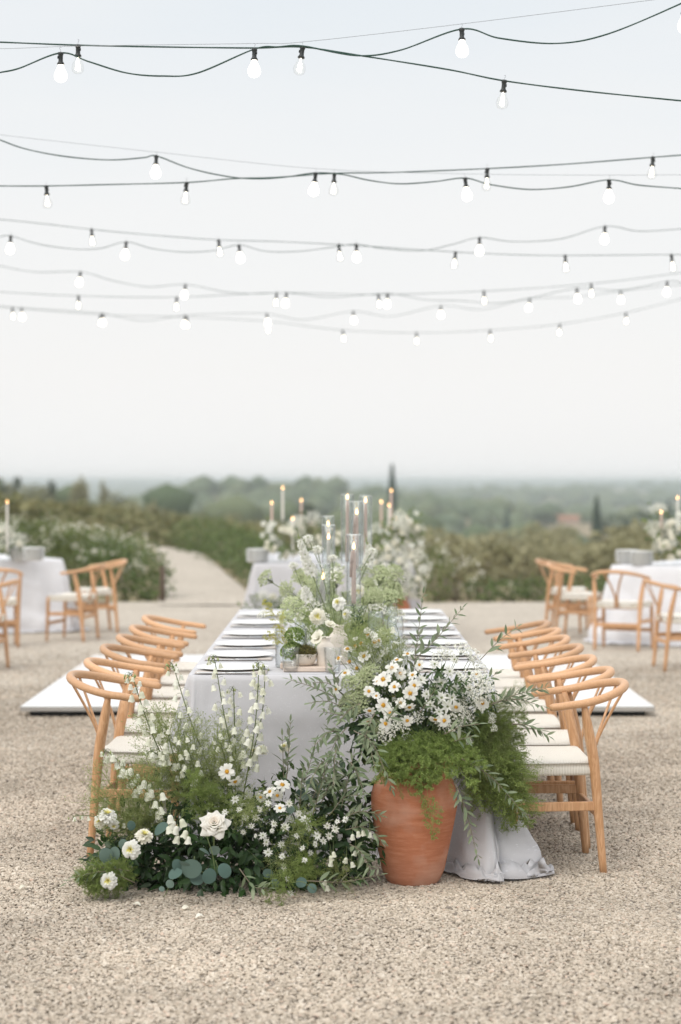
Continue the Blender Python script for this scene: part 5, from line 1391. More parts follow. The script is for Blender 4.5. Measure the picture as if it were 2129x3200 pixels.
# eucalyptus: broad blue-green leaves
def euc(x, y, px, d, ang=None, nrm=(0, -1, .35)):
    p = F6(x, y, d); D = np.array((math.cos(ang), -.15, math.sin(ang))) if ang is not None else rvec(1)[0] * (1, .3, 1)
    L = px * .6378 * d / F; M = frames([D], [np.array(nrm) + rng.normal(0, .42, 3)])[0] * L
    link('eucalyptus_leaf', leafmesh('eucalyptus leaf', round_leaf(), EUC_M), B, mat4(M, np.array(tuple(p)) - M[:, 1] * .5))
for x, y, px, d, a in ((205, 1055, 76, 7.05, 1.9), (250, 1045, 66, 7.07, 1.4), (475, 925, 84, 7.12, .6), (625, 1120, 105, 7.0, .1), (590, 1110, 80, 7.01, 2.6), (545, 1145, 72, 6.98, 3.6), (650, 1170, 70, 7.02, -.5), (555, 1105, 64, 7.0, 2.0),
                       (712, 1157, 78, 6.97, 4.4), (787, 1130, 76, 6.97, 5.2), (690, 1035, 58, 7.03, 2.6), (738, 1030, 56, 7.04, .3), (520, 1195, 44, 6.95, 5.6), (480, 1220, 30, 6.95, 2.8),
                       (1035, 1195, 56, 7.02, 5.0), (1000, 1143, 52, 7.04, 2.7), (1163, 1188, 56, 7.03, .1), (1216, 1217, 50, 7.03, 5.4), (1210, 700, 56, 7.3, 1.2), (1160, 745, 50, 7.28, .7), (1110, 830, 46, 7.2, .8), (1250, 720, 40, 7.3, .2), (330, 910, 50, 7.12, 1.9), (290, 1000, 50, 7.1, 4.6), (1180, 770, 40, 7.3, 3)):
    euc(x, y, px, d, a)
for pts in (((700, 960), (728, 1050), (742, 1140)), ((742, 1080), (760, 1120), (787, 1110)), ((540, 1160), (505, 1230), (490, 1260)), ((640, 1060), (640, 1120), (690, 1140)), ((1010, 1080), (1020, 1150), (1035, 1215)), ((1120, 1190), (1170, 1185), (1230, 1225))):
    g = MB(); g.tube(spline([F6(x, y, 7.0) for x, y in pts], 9), .0015, 5); g.obj('eucalyptus_stem', STEM_M, B)
# the open rose: five tight, then opening, then reflexed pointed petals
def rose(parent, pos, facing, R0):
    f = np.array(facing, float); f /= np.linalg.norm(f); y = np.array((0.1, 0, 1.0)); y = y - f * y.dot(f); M = frames([y], [f])[0] * R0
    root = bpy.data.objects.new('rose', None); COL.objects.link(root); root.parent = parent
    root.matrix_parent_inverse = Matrix.Translation(-parent.location); root.matrix_basis = mat4(M, tuple(pos)); rr = np.random.default_rng(77)
    specs = [(5, .05, .16, .34, .52, .02, 1.15, 0), (5, .12, .30, .30, .56, .05, 1.0, 0), (5, .20, .44, .22, .52, .10, .95, 1), (6, .28, .62, .12, .44, .18, .85, 1), (5, .32, .82, .02, .30, .30, .82, 1), (5, .30, 1.0, -.06, .10, .34, .80, 1)]
    for k, (n, r0, r1, z0, z1, curl, w, c) in enumerate(specs):
        for i in range(n):
            a0 = i * 2 * PI / n + k * .55 + rr.normal(0, .08); nu, nv = 9, 7; V = []
            for a in range(nv):
                v = a / (nv - 1)
                for b in range(nu):
                    u = b / (nu - 1) * 2 - 1
                    wid = w * PI / n * 1.5 * math.sin(PI * (.25 + .58 * v)) * (1 if v < .7 else 1 - .5 * ((v - .7) / .3) ** 2 * abs(u))
                    point = (1 - .16 * abs(u) ** 1.6 * v) if k >= 3 else (1 - .07 * u * u * v)
                    rad = (r0 + (r1 - r0) * v ** 1.3) * (point if k >= 3 else 1); z = z0 + (z1 - z0) * math.sin(v * PI / 2) * point - curl * max(0, v - .65) ** 2 * 3.5
                    if k >= 3: z += .05 * math.sin(u * 3 + i) * v + .10 * curl * abs(u) * v; rad *= 1 + .04 * math.sin(5 * u + i * 2)
                    th = a0 + u * wid; V.append((rad * math.cos(th), rad * math.sin(th), z))
            g = MB(); g.add(V, [(q * nu + p_, q * nu + p_ + 1, q * nu + nu + p_ + 1, q * nu + nu + p_) for q in range(nv - 1) for p_ in range(nu - 1)])
            g.obj('petal', ROSE_M if c else ROSEC_M, root)
    g = MB(); q = spline([(0, 0, 0), (0, -.3, -.7), (.05, -.9, -1.6)], 8); g.tube(q, .05, 6); g.obj('stem', STEM_M, root); return root
rose(B, F6(738, 908, 7.05), (0.02, -.75, .62), .064)
for (x, y, rr, d, f) in ((330, 1027, 50, 7.05, (-.25, -1, .15)), (392, 962, 48, 7.08, (.25, -.5, .95)), (220, 1180, 46, 7.02, (-.2, -1, .1)), (214, 862, 48, 7.15, (.1, -.5, 1.0)), (180, 890, 38, 7.17, (-.4, -.6, .4)), (245, 905, 30, 7.15, (.1, -.8, -.4)), (970, 540, 34, 7.42, (.1, -.5, 1)), (1083, 528, 32, 7.45, (-.3, -.6, .8)), (935, 545, 24, 7.42, (-.5, -.6, .6))):
    p = F6(x, y, d); a, b = DAHL[rnd.randrange(2)]; place('dahlia', a, B, p, f, rr * .6378 * d / F, kids=(('centre', b),))
bst = MB()
for (x, y, rr, d, f) in ((800, 645, 42, 7.28, (-.1, -1, .2)), (838, 690, 38, 7.26, (.3, -.6, -.7)), (1070, 712, 42, 7.3, (.2, -.6, .9)), (1058, 826, 32, 7.18, (.1, -.6, .8)), (1010, 745, 34, 7.26, (-.4, -.5, .6)), (1045, 760, 32, 7.25, (.2, -.7, -.4)), (965, 770, 28, 7.26, (-.3, -.8, -.3))):
    p = F6(x, y, d); a, b = COSM[rnd.randrange(3)]; place('cosmos', a, B, p, f, rr * .6378 * d / F, kids=(('centre', b),)); bst.tube(spline([(p.x, 7.4, .2), p], 6), .0011, 4)
nig = [(838, 782, 34), (860, 832, 26), (975, 960, 34), (1065, 1002, 26), (1080, 1112, 28), (1000, 1042, 34), (1085, 915, 30), (1180, 882, 32), (1330, 925, 30), (1270, 985, 32), (1210, 1042, 28), (1095, 1170, 22), (1105, 802, 24), (880, 942, 22), (790, 845, 24), (1030, 900, 28), (890, 870, 26), (940, 870, 24), (1200, 920, 28), (1240, 960, 26), (1300, 960, 24), (990, 990, 28), (1150, 850, 24), (1070, 1060, 22), (1230, 1000, 24), (1380, 880, 22), (1180, 1080, 22), (920, 910, 22), (1110, 1240, 20), (1290, 910, 22), (1020, 935, 22), (1140, 960, 22), (1170, 1020, 20), (940, 960, 18), (1340, 890, 20), (960, 830, 24), (1000, 800, 22)]
for x, y, rr in nig:
    d = 7.12 + rnd.uniform(-.04, .05); p = F6(x, y, d); place('nigella', NIG[rnd.randrange(3)], B, p, (rnd.uniform(-.7, .7), -.8, rnd.uniform(-.3, .8)), rr * rnd.uniform(.68, 1.0) * .6378 * d / F); bst.tube(spline([(p.x * .9, 7.38, max(.05, p.z - .12)), p], 6), .001, 4)
# bell-flower spires
def bell(parent, pos, size, bud=False):
    place('bell_bud' if bud else 'bell', BUDM if bud else BELL[rnd.randrange(2)], parent, pos, (rnd.uniform(-.35, .35), rnd.uniform(-.45, .1), 1), size)
NB = [0]
def spire(tip, base, n, bow=0.0, lo=.15, big=.027):
    mid = (tip + base) / 2 + Vector((bow, 0, 0.02)); path = spline([base, mid, tip, tip + Vector((bow * .1 - .012, -.01, -.012))], 24); g = MB(); g.tube(path, np.linspace(.0026, .0009, 24), 6)
    ped = []; blooms = []
    for i in range(n):
        s = lo + (1 - lo) * (i / (n - 1)) ** 1.15; f = s * 22; k = int(min(f, 21)); p = path[k] + (path[k + 1] - path[k]) * (f - k); a = i * 2.4
        L = .028 * (1.15 - .75 * s); e = p + np.array((math.cos(a) * L, math.sin(a) * L * .8, L * .45 - .004)); ped.append((p, e)); blooms.append((e + np.array((math.cos(a) * .005, 0, -.006)), s))
    for p, e in ped: g.tube(spline([p, (p + e) / 2 + np.array((0, 0, .006)), e + np.array((0, 0, .001))], 5), .0007, 4)
    sp = g.obj('flower_spire', STEM_M, B)
    for e, s in blooms:
        size = big * (1.05 - .25 * s) if s < .62 else big * (1.0 - s) * 1.1 + .009
        if s < .72: place('bell', BELL[rnd.randrange(2)], sp, e, (rnd.uniform(-.35, .35), rnd.uniform(-.4, .2), 1), size * 0.92)
        else: place('bud', BUDM, sp, e, (rnd.uniform(-.3, .3), rnd.uniform(-.3, .3), 1), size)
for tip, base, n, bow, dt, db, big in (((335, 180), (560, 740), 34, -.02, 7.25, 7.38, .026), ((535, 128), (740, 700), 28, -.015, 7.42, 7.44, .024), ((738, 95), (860, 700), 26, -.01, 7.3, 7.4, .024), ((955, 130), (880, 760), 36, .015, 7.3, 7.38, .027), ((985, 140), (905, 640), 10, .02, 7.32, 7.4, .024), ((212, 545), (430, 770), 18, -.01, 7.25, 7.34, .026), ((425, 545), (560, 640), 16, -.02, 7.3, 7.36, .022), ((830, 240), (840, 560), 14, .0, 7.36, 7.4, .025), ((60, 862), (300, 930), 12, .0, 7.12, 7.2, .016), ((500, 430), (640, 780), 16, -.02, 7.3, 7.38, .022), ((590, 470), (700, 800), 16, -.01, 7.28, 7.36, .022), ((760, 490), (830, 760), 14, .0, 7.34, 7.4, .020)):
    spire(F6(*tip, dt), F6(*base, db), n, bow, big=big)
for (x, y) in ((512, 925), (555, 925), (600, 945), (558, 970), (395, 700), (370, 725), (405, 760), (355, 745), (450, 800), (470, 830), (290, 645), (315, 650), (330, 640), (430, 745), (1305, 1070), (1320, 1050), (1310, 1095), (1415, 965), (1440, 950), (1465, 945), (1500, 955), (1290, 1215), (1285, 1190), (1385, 1080), (1410, 1100), (520, 870), (575, 890), (610, 975), (480, 760), (455, 850), (1430, 1045), (540, 900)):
    d = 7.1 if y > 850 else 7.2; p = F6(x, y, d); place('bell', BELL[rnd.randrange(2)], B, p + Vector((0, 0, .01)), (rnd.uniform(-.35, .35), rnd.uniform(-.4, .2), 1), .026 if x < 1000 else .018); bst.tube(spline([(p.x, 7.3, p.z - .03), (p.x, 7.2, p.z + .035), p + Vector((0, 0, .012))], 6), .0009, 4)
# filmy panicum rising between the spires
for i in range(28):
    b = Vector((rnd.uniform(-.74, -.34), rnd.uniform(7.38, 7.5), rnd.uniform(.22, .34))); tip = F6(rnd.uniform(430, 860), rnd.uniform(400, 720), rnd.uniform(7.3, 7.5))
    place('panicum_spray', MIST[i % 3], B, b, tip - b, max(.14, (tip - b).length * 1.1), axis='Y')
for i in range(15):
    tip = F6(rnd.uniform(180, 420), rnd.uniform(620, 900), 7.2); b = Vector((-.68, 7.36, .2)); place('panicum_spray', MIST[i % 3], B, b, tip - b, (tip - b).length * 1.05, axis='Y')
for i in range(6):
    tip = F6(rnd.uniform(600, 820), rnd.uniform(620, 820), 7.24); b = Vector((rnd.uniform(-.55, -.42), 7.36, .2)); place('fern_frond', FERN[i % 2], B, b, tip - b, (tip - b).length * 1.05, axis='Y')
for i in range(16):
    tip = F6(rnd.uniform(60, 260), rnd.uniform(1130, 1230), 7.02); b = Vector((-.78, 7.2, .09)); place('fern_frond', FERN[i % 2], B, b, tip - b, (tip - b).length, axis='Y')
for i in range(9):
    x, y = rnd.uniform(860, 1380), rnd.uniform(780, 1180); tip = F6(x, y, 7.1); b = Vector((tip.x * .9, 7.34, tip.z - rnd.uniform(.02, .1))); place('fern_frond', (FERN + MIST)[i % 5], B, b, tip - b, (tip - b).length * 1.1, axis='Y')
for (x0, y0, x1, y1) in ((1120, 1100, 1050, 1240), (1130, 1080, 1010, 1290), (1100, 1120, 1080, 1300)):
    a, b = F6(x0, y0, 7.05), F6(x1, y1, 6.98); place('fern_frond', FERN[0], B, a, b - a, (b - a).length, axis='Y')
# olive and leafy twigs of this arrangement
OB = [((1090, 700), (1110, 400), 7.4, 7.42, 0, 18), ((1080, 760), (1070, 470), 7.4, 7.4, .0, 10), ((1150, 800), (1235, 500), 7.32, 7.3, .0, 22), ((1200, 820), (1310, 560), 7.3, 7.25, .0, 22), ((1260, 800), (1350, 600), 7.26, 7.2, 0, 20), ((1220, 860), (1280, 640), 7.25, 7.16, 0, 18), ((1300, 860), (1450, 760), 7.2, 7.12, .03, 20), ((1340, 900), (1550, 860), 7.16, 7.1, .03, 22), ((1380, 930), (1560, 985), 7.14, 7.08, .03, 18), ((1400, 1000), (1500, 1120), 7.12, 7.05, .02, 18), ((1190, 1180), (1550, 1150), 7.08, 7.02, -.015, 18), ((860, 1120), (1000, 1215), 7.02, 6.98, -.03, 12), ((320, 1130), (15, 1190), 7.08, 7.02, .03, 12), ((350, 1190), (60, 1160), 7.08, 7.0, .03, 12), ((1150, 900), (1170, 640), 7.3, 7.24, 0, 16), ((1360, 820), (1420, 560), 7.24, 7.2, .0, 20), ((1330, 780), (1240, 600), 7.28, 7.26, .0, 16)]
for (x0, y0), (x1, y1), d0, d1, sag, n in OB:
    branch(B, 'olive_branch', bez(F6(x0, y0, d0), F6(x1, y1, d1), sag), n, OLIVE_T, 'olive leaf', OLIVE_M, 0.058, 0.002, single=(n >= 14))
bst.obj('stems', STEM_M, B)['kind'] = 'stuff'

# ================================================================== CENTREPIECE FLOWERS ON THE TABLE
def T5(x, y, d): return P(700 + x * 0.4464, 1480 + y * 0.4464, d)
def bloom(name, label, cat, meshes, x, y, d, rpx, f, root, group='flowers standing in the small vases', kids=(), leaf=False):
    p = T5(x, y, d); root = Vector(root)
    t = thing(name, label, cat, root, group)
    place('blossom', meshes, t, p, f, rpx * .4464 * d / F, kids=kids)
    q = p - Vector(tuple(np.array(f, float) / np.linalg.norm(f))) * .004
    g = MB(); g.tube(spline([root, (root + q) / 2 + Vector((rnd.uniform(-.015, .015), .01, .02)), q], 10), .0021, 6); g.obj('stem', STEM_M, t); return t
r1 = (V1.x, V1.y, TZ + .125); r2 = (V2.x, V2.y, TZ + .15); r3 = (V3.x, V3.y, TZ + .09); r4 = (V4.x, V4.y, TZ + .09)
bloom('dahlia', 'round white dahlia with a lemon heart facing the camera beside the ivory candle', 'flower', DAHL[0][0], 655, 1003, 8.2, 62, (0, -1, .15), r4, kids=(('centre', DAHL[0][1]),))
bloom('dahlia', 'creamy dahlia turned sideways at the foot of the tall candle', 'flower', DAHL[1][0], 805, 910, 8.4, 54, (-.5, -.8, .5), r2, kids=(('centre', DAHL[1][1]),))
bloom('dahlia', 'white dahlia seen through the tall glass chimney', 'flower', DAHL[0][0], 935, 822, 8.9, 56, (.3, -1, .1), r4, kids=(('centre', DAHL[0][1]),))
bloom('dahlia', 'pale yellow dahlia half hidden behind the tall glass chimney', 'flower', DAHL[1][0], 862, 985, 8.75, 40, (-.7, -.7, .2), r4, kids=(('centre', DAHL[1][1]),))
for x, y, d, rp, lab in ((655, 528, 9.0, 46, 'domed white scabiosa nearest the raised ivory candle'), (762, 588, 8.9, 40, 'flat white scabiosa just under the raised ivory candle'), (590, 452, 9.4, 44, 'white scabiosa highest on the path side of the candles'), (487, 642, 9.0, 40, 'white scabiosa lowest, above the green lace heads'), (1040, 540, 9.3, 40, 'white scabiosa beside the tall glass on the urn side')):
    t = bloom('scabiosa', lab, 'flower', LACE[1], x, y, d, rp, (rnd.uniform(-.3, .3), -.5, .9), (rnd.uniform(-.1, .05), d - .2, TZ + .02)); p = T5(x, y, d)
    for k in range(3): place('petal_ring', NIG[k], t, p + Vector((0, 0, -.004 * k)), (rnd.uniform(-.3, .3), -.4 - .2 * k, .9 - .4 * k), rp * .4464 * d / F * (1 - .12 * k))
def larkspur(label, pts, d, n, root):
    t = thing('larkspur', label, 'flower', root, 'flowers standing in the small vases'); path = spline([Vector(root)] + [T5(x, y, d) for x, y in pts], 30)
    g = MB(); g.tube(path, np.linspace(.003, .001, 30), 6); g.obj('stem', STEM_M, t)
    for i in range(n):
        s = .35 + .62 * i / n; k = int(s * 29); a = i * 2.4; rad = .022 * (1.15 - s); p = path[k] + np.array((math.cos(a) * rad, math.sin(a) * rad, 0))
        if s < .85: place('blossom', NIG[i % 3], t, p, (math.cos(a), math.sin(a) - .4, .15), .026 * (1.35 - .75 * s))
        else: place('bud', BUDM, t, p, (math.cos(a) * .5, math.sin(a) * .5, 1), .014)
larkspur('white larkspur spire rising green-tipped between the scabiosas', [(640, 760), (590, 640), (548, 520), (510, 385)], 8.9, 46, (0.0, 8.85, TZ + .03))
larkspur('short greenish larkspur spire beside the ivory candle', [(600, 900), (575, 830), (560, 770)], 8.8, 26, (-.02, 8.75, TZ + .03))
larkspur('pale larkspur spire half behind the tall candle', [(1000, 640), (1015, 560), (990, 420)], 9.4, 24, (.05, 9.35, TZ + .2))
for i, (x, y, d, rp, f, lab) in enumerate(((295, 735, 9.3, 74, (-.8, -.3, .5), 'green lace flower leaning out furthest on the path side'), (440, 810, 9.1, 66, (-.4, -.7, -.1), 'green lace flower hanging under the leaning one'), (480, 945, 8.6, 96, (-.2, -.8, .4), 'wide green lace flower above the dianthus'), (1120, 725, 9.2, 88, (.5, -.4, .8), 'broad green lace flower on the urn side of the tall candle'), (530, 715, 9.0, 60, (-.2, -.6, .3), 'green lace flower in the shade of the larkspur'), (700, 1010, 8.55, 54, (.2, -.8, .5), 'pale lace flower behind the white dahlia'), (440, 1010, 8.4, 60, (-.3, -.7, .5), 'green lace flower lowest over the moss bowl'), (1060, 850, 8.9, 70, (.3, -.7, .5), 'green lace flower beside the glass chimney'))):
    bloom('lace_flower', lab, 'flower', GLACE[i % 2] if i != 5 else LACE[0], x, y, d, rp, f, (rnd.uniform(-.06, .08), d - .1, TZ + .03))
for i, (x, y, rp, lab) in enumerate(((495, 1115, 78, 'upper ruffled green dianthus head over the bowl'), (480, 1232, 96, 'lower ruffled green dianthus head resting on the moss'))):
    bloom('dianthus', lab, 'flower', GBALL[i], x, y + 20, 8.12, rp, (-.1, -.45, 1), bc + Vector((.01, .02, .05)))
t = thing('moss', 'brownish moss and soil filling the cream bowl', 'moss', bc + Vector((0, 0, .05)))
n = 1500; r = np.random.default_rng(88); u = rvec(n, r); u[:, 2] = np.abs(u[:, 2]); T = np.array(bc) + (0, 0, .044) + u * (.053, .053, .036) * r.uniform(.6, 1.1, (n, 1))
g = MB(); g.inst(leaf_t(.16, 3, .1, .3), frames(u * .6 + rvec(n, r), rvec(n, r), r.uniform(.010, .022, n)), T); o = g.obj('moss_tuft', MOSS_M, t); o['kind'] = 'stuff'
GOLD = spray_mesh(48, leafmat('goldenrod', (.45, .45, .08), (.66, .62, .16), None, .6, .3), 'thl')
t = thing('goldenrod', 'yellow-green goldenrod spray leaning out of the moss bowl', 'flower', bc + Vector((0, .02, .06)), 'flowers standing in the small vases')
for x, y in ((390, 1080), (300, 1140), (330, 1110), (290, 930)):
    s_ = Vector(bc) + Vector((-.035, .05, .07)); tip = T5(x, y, 8.16); place('spray', GOLD, t, s_, tip - s_, (tip - s_).length * 1.1, axis='Y')
p = T5(262, 985, 8.1); place('blossom', LACE[2], t, p, (-.5, -.5, .6), .024)
def poppy(label, x, y, d, rp, f, root):
    t = thing('white_poppy', label, 'flower', root, 'flowers standing in the small vases'); g = MB(); rr = np.random.default_rng(91)
    ring_petals(g, petal_t(1.0, 6, .45, .9, -.1), 4, .5, .05, .95, 0, rr, .1); ring_petals(g, petal_t(.95, 6, .45, .9, -.1), 3, .95, .04, .8, .02, rr, .1)
    me = g.mesh('poppy', PETALC_M); p = T5(x, y, d); place('blossom', me, t, p, f, rp * .4464 * d / F)
    g = MB(); g.tube(spline([root, (Vector(root) + p) / 2 + Vector((.01, 0, .01)), p], 8), .002, 6); g.obj('stem', STEM_M, t)
poppy('large white cup-shaped flower leaning from the nearer cream vase', 672, 1160, 8.05, 64, (-.55, -.6, .45), r1)
poppy('folded white flower standing above the cream vases', 738, 1075, 8.3, 48, (.2, -.5, .8), r2)
# soft filler between the vases: lacy green sprays and ferny leaf
stems_c = MB()
t = thing('centrepiece_greenery', 'light green filler sprays between the candles and vases along the table middle', 'greenery', (0.03, 8.9, TZ))
for i in range(60):
    d = rnd.uniform(8.8, 10.6) if i % 3 else rnd.uniform(8.3, 8.8); b = Vector((rnd.uniform(-.12, .16), d, TZ + rnd.uniform(.02, .08))); tip = b + Vector((rnd.uniform(-.16, .16), rnd.uniform(-.06, .05), rnd.uniform(.05, .17) if d > 8.8 else rnd.uniform(.03, .09)))
    place('filler_spray', (MIST + THL + FERN)[i % 7], t, b, tip - b, (tip - b).length * 1.2, axis='Y')
for i in range(24):
    d = rnd.uniform(8.3, 10.4); p = Vector((rnd.uniform(-.16, .20), d, TZ + rnd.uniform(.05, .22))); place('filler_lace', (GLACE + LACE)[i % 5], t, p, (rnd.uniform(-.6, .6), -.6, .7), rnd.uniform(.025, .05))
for i in range(72):                                # domed green heads crowding behind the candles
    d = rnd.uniform(8.95, 10.6); sx_ = rnd.choice((-1, 1)); p = Vector((.04 + sx_ * rnd.uniform(.04, .25), d, TZ + rnd.uniform(.10, .36) * (1.0 if d > 9.2 else .8)))
    place('filler_lace', GLACE[i % 2] if i % 5 else LACE[0], t, p, (sx_ * .4 + rnd.uniform(-.4, .4), -.6, .8), rnd.uniform(.034, .060))
    stems_c.tube(spline([(p.x * .5, p.y + .03, TZ + .01), (p.x * .85, p.y + .02, (p.z + TZ) / 2), p - Vector((0, -.01, .03))], 6), .0016, 4)
stems_c.obj('stems', STEM_M, t)['kind'] = 'stuff'
foliage_mass(t, 'foliage', FERN_M, CARD_T, [((0.04, 9.3, TZ + .06), (.12, .5, .07)), ((0.05, 10.3, TZ + .08), (.13, .6, .10)), ((.15, 9.3, TZ + .14), (.10, .2, .10))], .028, .12, 71)
for (x0, y0, x1, y1, d) in ((925, 1130, 905, 935, 8.25), (930, 1120, 1000, 1040, 8.25), (940, 1090, 960, 950, 8.3), (880, 1120, 950, 1020, 8.27)):
    branch(t, 'leafy_sprig', bez(T5(x0, y0, d), T5(x1, y1, d), .01), 14, leaf_t(.26, 5, .2, .15, .8), 'narrow leaf', RUSCUS_M, .034, .0014, STEM_M)

for i, (px, py, lab) in enumerate(((592, 2838, 'long white petal fallen on the gravel before the floor flowers'), (612, 2868, 'pale petal curled on the gravel nearest the camera'), (62, 2778, 'single white petal on the gravel away from the flowers'), (440, 2830, 'white petal tucked under the dark leaves on the gravel'))):
    p = on_ground(px, py, .012); g = MB(); g.inst(petal_t(.7, 5, .4, .8, .2), frames([(rnd.uniform(-1, 1), rnd.uniform(-.4, .4), .1)], [(.1, -.2, 1)], [.030]), [np.array(tuple(p))]); o = g.obj('fallen_petal', PETALC_M); tag(o, lab, 'petal', 'petals fallen on the gravel')
# ================================================================== FAR ARRANGEMENTS
FOLL_M = leafmat('light bouquet leaf', (.07, .11, .03), (.20, .25, .09), None, .6, .3)
def far_bouquet(label, loc, blobs, n_white, group, tall=()):
    t = thing('flower_arrangement', label, 'flower arrangement', loc, group)
    foliage_mass(t, 'foliage', FOLL_M, CARD_T, blobs, .055, .8, int(abs(loc[0] * 100)) + 5)
    for i in range(n_white):
        c, rad = blobs[i % len(blobs)]; u = rvec(1)[0]; u[1] = -abs(u[1]); p = np.array(c) + u * np.array(rad) * rnd.uniform(.85, 1.2)
        k = i % 3
        if k == 0: place('dahlia', DAHL[0][0], t, p, u + Cn, rnd.uniform(.028, .04))
        elif k == 1: place('lace_flower', LACE[i % 3], t, p, u + Cn, rnd.uniform(.05, .085))
        else: place('nigella', NIG[i % 3], t, p, u + Cn, rnd.uniform(.035, .05))
    return t
far_bouquet('tall white flower arrangement rising by the far urn beyond the dance floor', (.48, 18.3, .4), [((.50, 18.3, .95), (.24, .2, .22)), ((.62, 18.25, 1.12), (.17, .15, .2)), ((.52, 18.2, .62), (.24, .2, .2)), ((.66, 18.2, .72), (.16, .15, .25))], 80, None)
far_bouquet('low white flowers among the candles on the far table', (-.5, 18.9, TZ), [((-.52, 18.9, .95), (.22, .16, .14)), ((-.36, 19.1, 1.08), (.14, .14, .14)), ((-.70, 19.0, 1.02), (.08, .1, .16))], 34, None)
far_bouquet('leafy white and green flowers along the middle of the far table', (.1, 19.1, TZ), [((-.08, 19.0, .92), (.16, .2, .15)), ((.18, 19.1, .95), (.18, .2, .18)), ((.40, 19.0, .90), (.16, .2, .15))], 22, None)
far_bouquet('greenery trailing on the gravel under the far table', (-.45, 18.3, 0), [((-.74, 18.35, .30), (.2, .2, .2)), ((-.45, 18.35, .30), (.25, .2, .18))], 8, None)
far_bouquet('white flowers on the side table by the low shrubs', (3.1, 18.3, TZ), [((3.16, 18.2, .98), (.16, .16, .17)), ((3.05, 18.4, 1.12), (.12, .12, .2)), ((3.3, 18.3, 1.1), (.14, .12, .2))], 44, None)
far_bouquet('white flowers on the side table by the hedge', (-3.45, 19.5, TZ), [((-3.50, 19.5, .95), (.16, .16, .15)), ((-3.35, 19.6, .9), (.14, .14, .1))], 30, None)
t = thing('terracotta_urn', 'blurred pale urn holding the tall arrangement at the far table', 'urn', (.50, 18.3, 0)); g = MB()
g.lathe([(0, .003), (.10, .003), (.14, .15), (.166, .3), (.16, .37), (.132, .43), (.155, .47), (.145, .48), (.12, .44), (0, .4)], 40, (.50, 18.3, 0)); g.obj('urn_body', TERRA, t)

# ================================================================== SHRUBS ROUND THE TERRACE
SH_D = leafmat('dark shrub leaf', (0.065, 0.105, 0.028), (0.14, 0.185, 0.055), None, .6, .2); SH_L = leafmat('light shrub leaf', (0.085, 0.125, 0.03), (0.17, 0.20, 0.06), None, .6, .25)
SH_O = leafmat('olive shrub leaf', (0.22, 0.22, 0.11), (0.36, 0.34, 0.19), None, .7, .2)
def shrub(label, blobs, mat, size=.055, dens=1.1, blossoms=0, group='shrubs around the terrace', seed=1, bmat=None):
    c = blobs[0][0]; t = thing('shrub', label, 'shrub', (c[0], c[1], 0), group)
    foliage_mass(t, 'foliage', mat, CARD_T, blobs, size, dens, seed)
    if blossoms:
        r = np.random.default_rng(seed + 1); g = MB(); Ts = []
        for i in range(blossoms):
            c, rad = blobs[i % len(blobs)]; u = rvec(1, r)[0]; u[2] = abs(u[2]) * .9 + .1; Ts.append(np.array(c) + u * np.array(rad) * r.uniform(.9, 1.15))
        n = len(Ts); Ts = np.array(Ts)
        Ts = np.repeat(Ts, 4, 0) + r.normal(0, .028, (n * 4, 3)); g.inst(STAR_T, frames(rvec(4 * n, r), Cn + rvec(4 * n, r) * .6, r.uniform(.010, .024, 4 * n)), Ts); o = g.obj('blossom', bmat or PETALC_M, t); o['kind'] = 'stuff'
    g = MB(); c = blobs[0][0]
    for k in range(4): g.tube([(c[0] + rnd.uniform(-.1, .1), c[1], -.05), (c[0] + rnd.uniform(-.2, .2), c[1], c[2])], .015, 5)
    g.obj('stem', BROWN_M, t)
def G(px, d): return (px - CX) * d / F
shrub('tall flowering shrub by the path, dark green at its foot', [((G(400, 25.6), 25.6, .38), (.55, .5, .42)), ((G(470, 25.4), 25.4, .25), (.33, .4, .32)), ((G(330, 26), 26, .45), (.5, .5, .36))], SH_D, seed=101, blossoms=60)
shrub('white-blossoming shrub behind the side chairs', [((G(230, 26.2), 26.2, .45), (.55, .5, .5)), ((G(260, 26.6), 26.6, .62), (.6, .5, .30)), ((G(360, 26.8), 26.8, .64), (.5, .4, .26))], SH_L, seed=103, blossoms=95)
shrub('white-blossoming shrub behind the table near the hedge', [((G(90, 26.4), 26.4, .55), (.6, .5, .5)), ((G(130, 27), 27, .74), (.6, .5, .30)), ((G(20, 26.8), 26.8, .68), (.5, .5, .36))], SH_L, seed=105, blossoms=95)
shrub('shrub running out of the picture beyond the hedge table', [((G(-80, 26.4), 26.4, .6), (.7, .5, .6)), ((G(-220, 26.4), 26.4, .6), (.7, .5, .6))], SH_D, seed=107, blossoms=60)
for i, (x, y, s_) in enumerate(((-.85, 27.4, .45), (-1.15, 29.6, .5), (-1.45, 32.2, .55), (-1.85, 35.2, .58), (-2.4, 38.6, .62), (-3.1, 42.5, .66), (-.3, 28.4, .5))):
    shrub(f'{ORD[i]} dark rounded shrub along the outer side of the gravel path', [((x, y, s_ * .55), (s_ * 1.05, s_ * 1.4, s_ * .75))], SH_D, .06, 1.0, 0, 'shrubs along the gravel path', 111 + i)
for i, (x, y, s_) in enumerate(((-3.3, 30.5, .5), (-4.0, 34.5, .52), (-5.2, 39.5, .55), (-6.4, 44, .6), (-4.6, 29.5, .6))):
    shrub(f'{ORD[i]} olive-green bush along the inner side of the gravel path', [((x, y, s_ * .5), (s_ * 1.1, s_ * 1.2, s_ * .8))], SH_O, .07, .9, 14, 'shrubs along the gravel path', 121 + i)
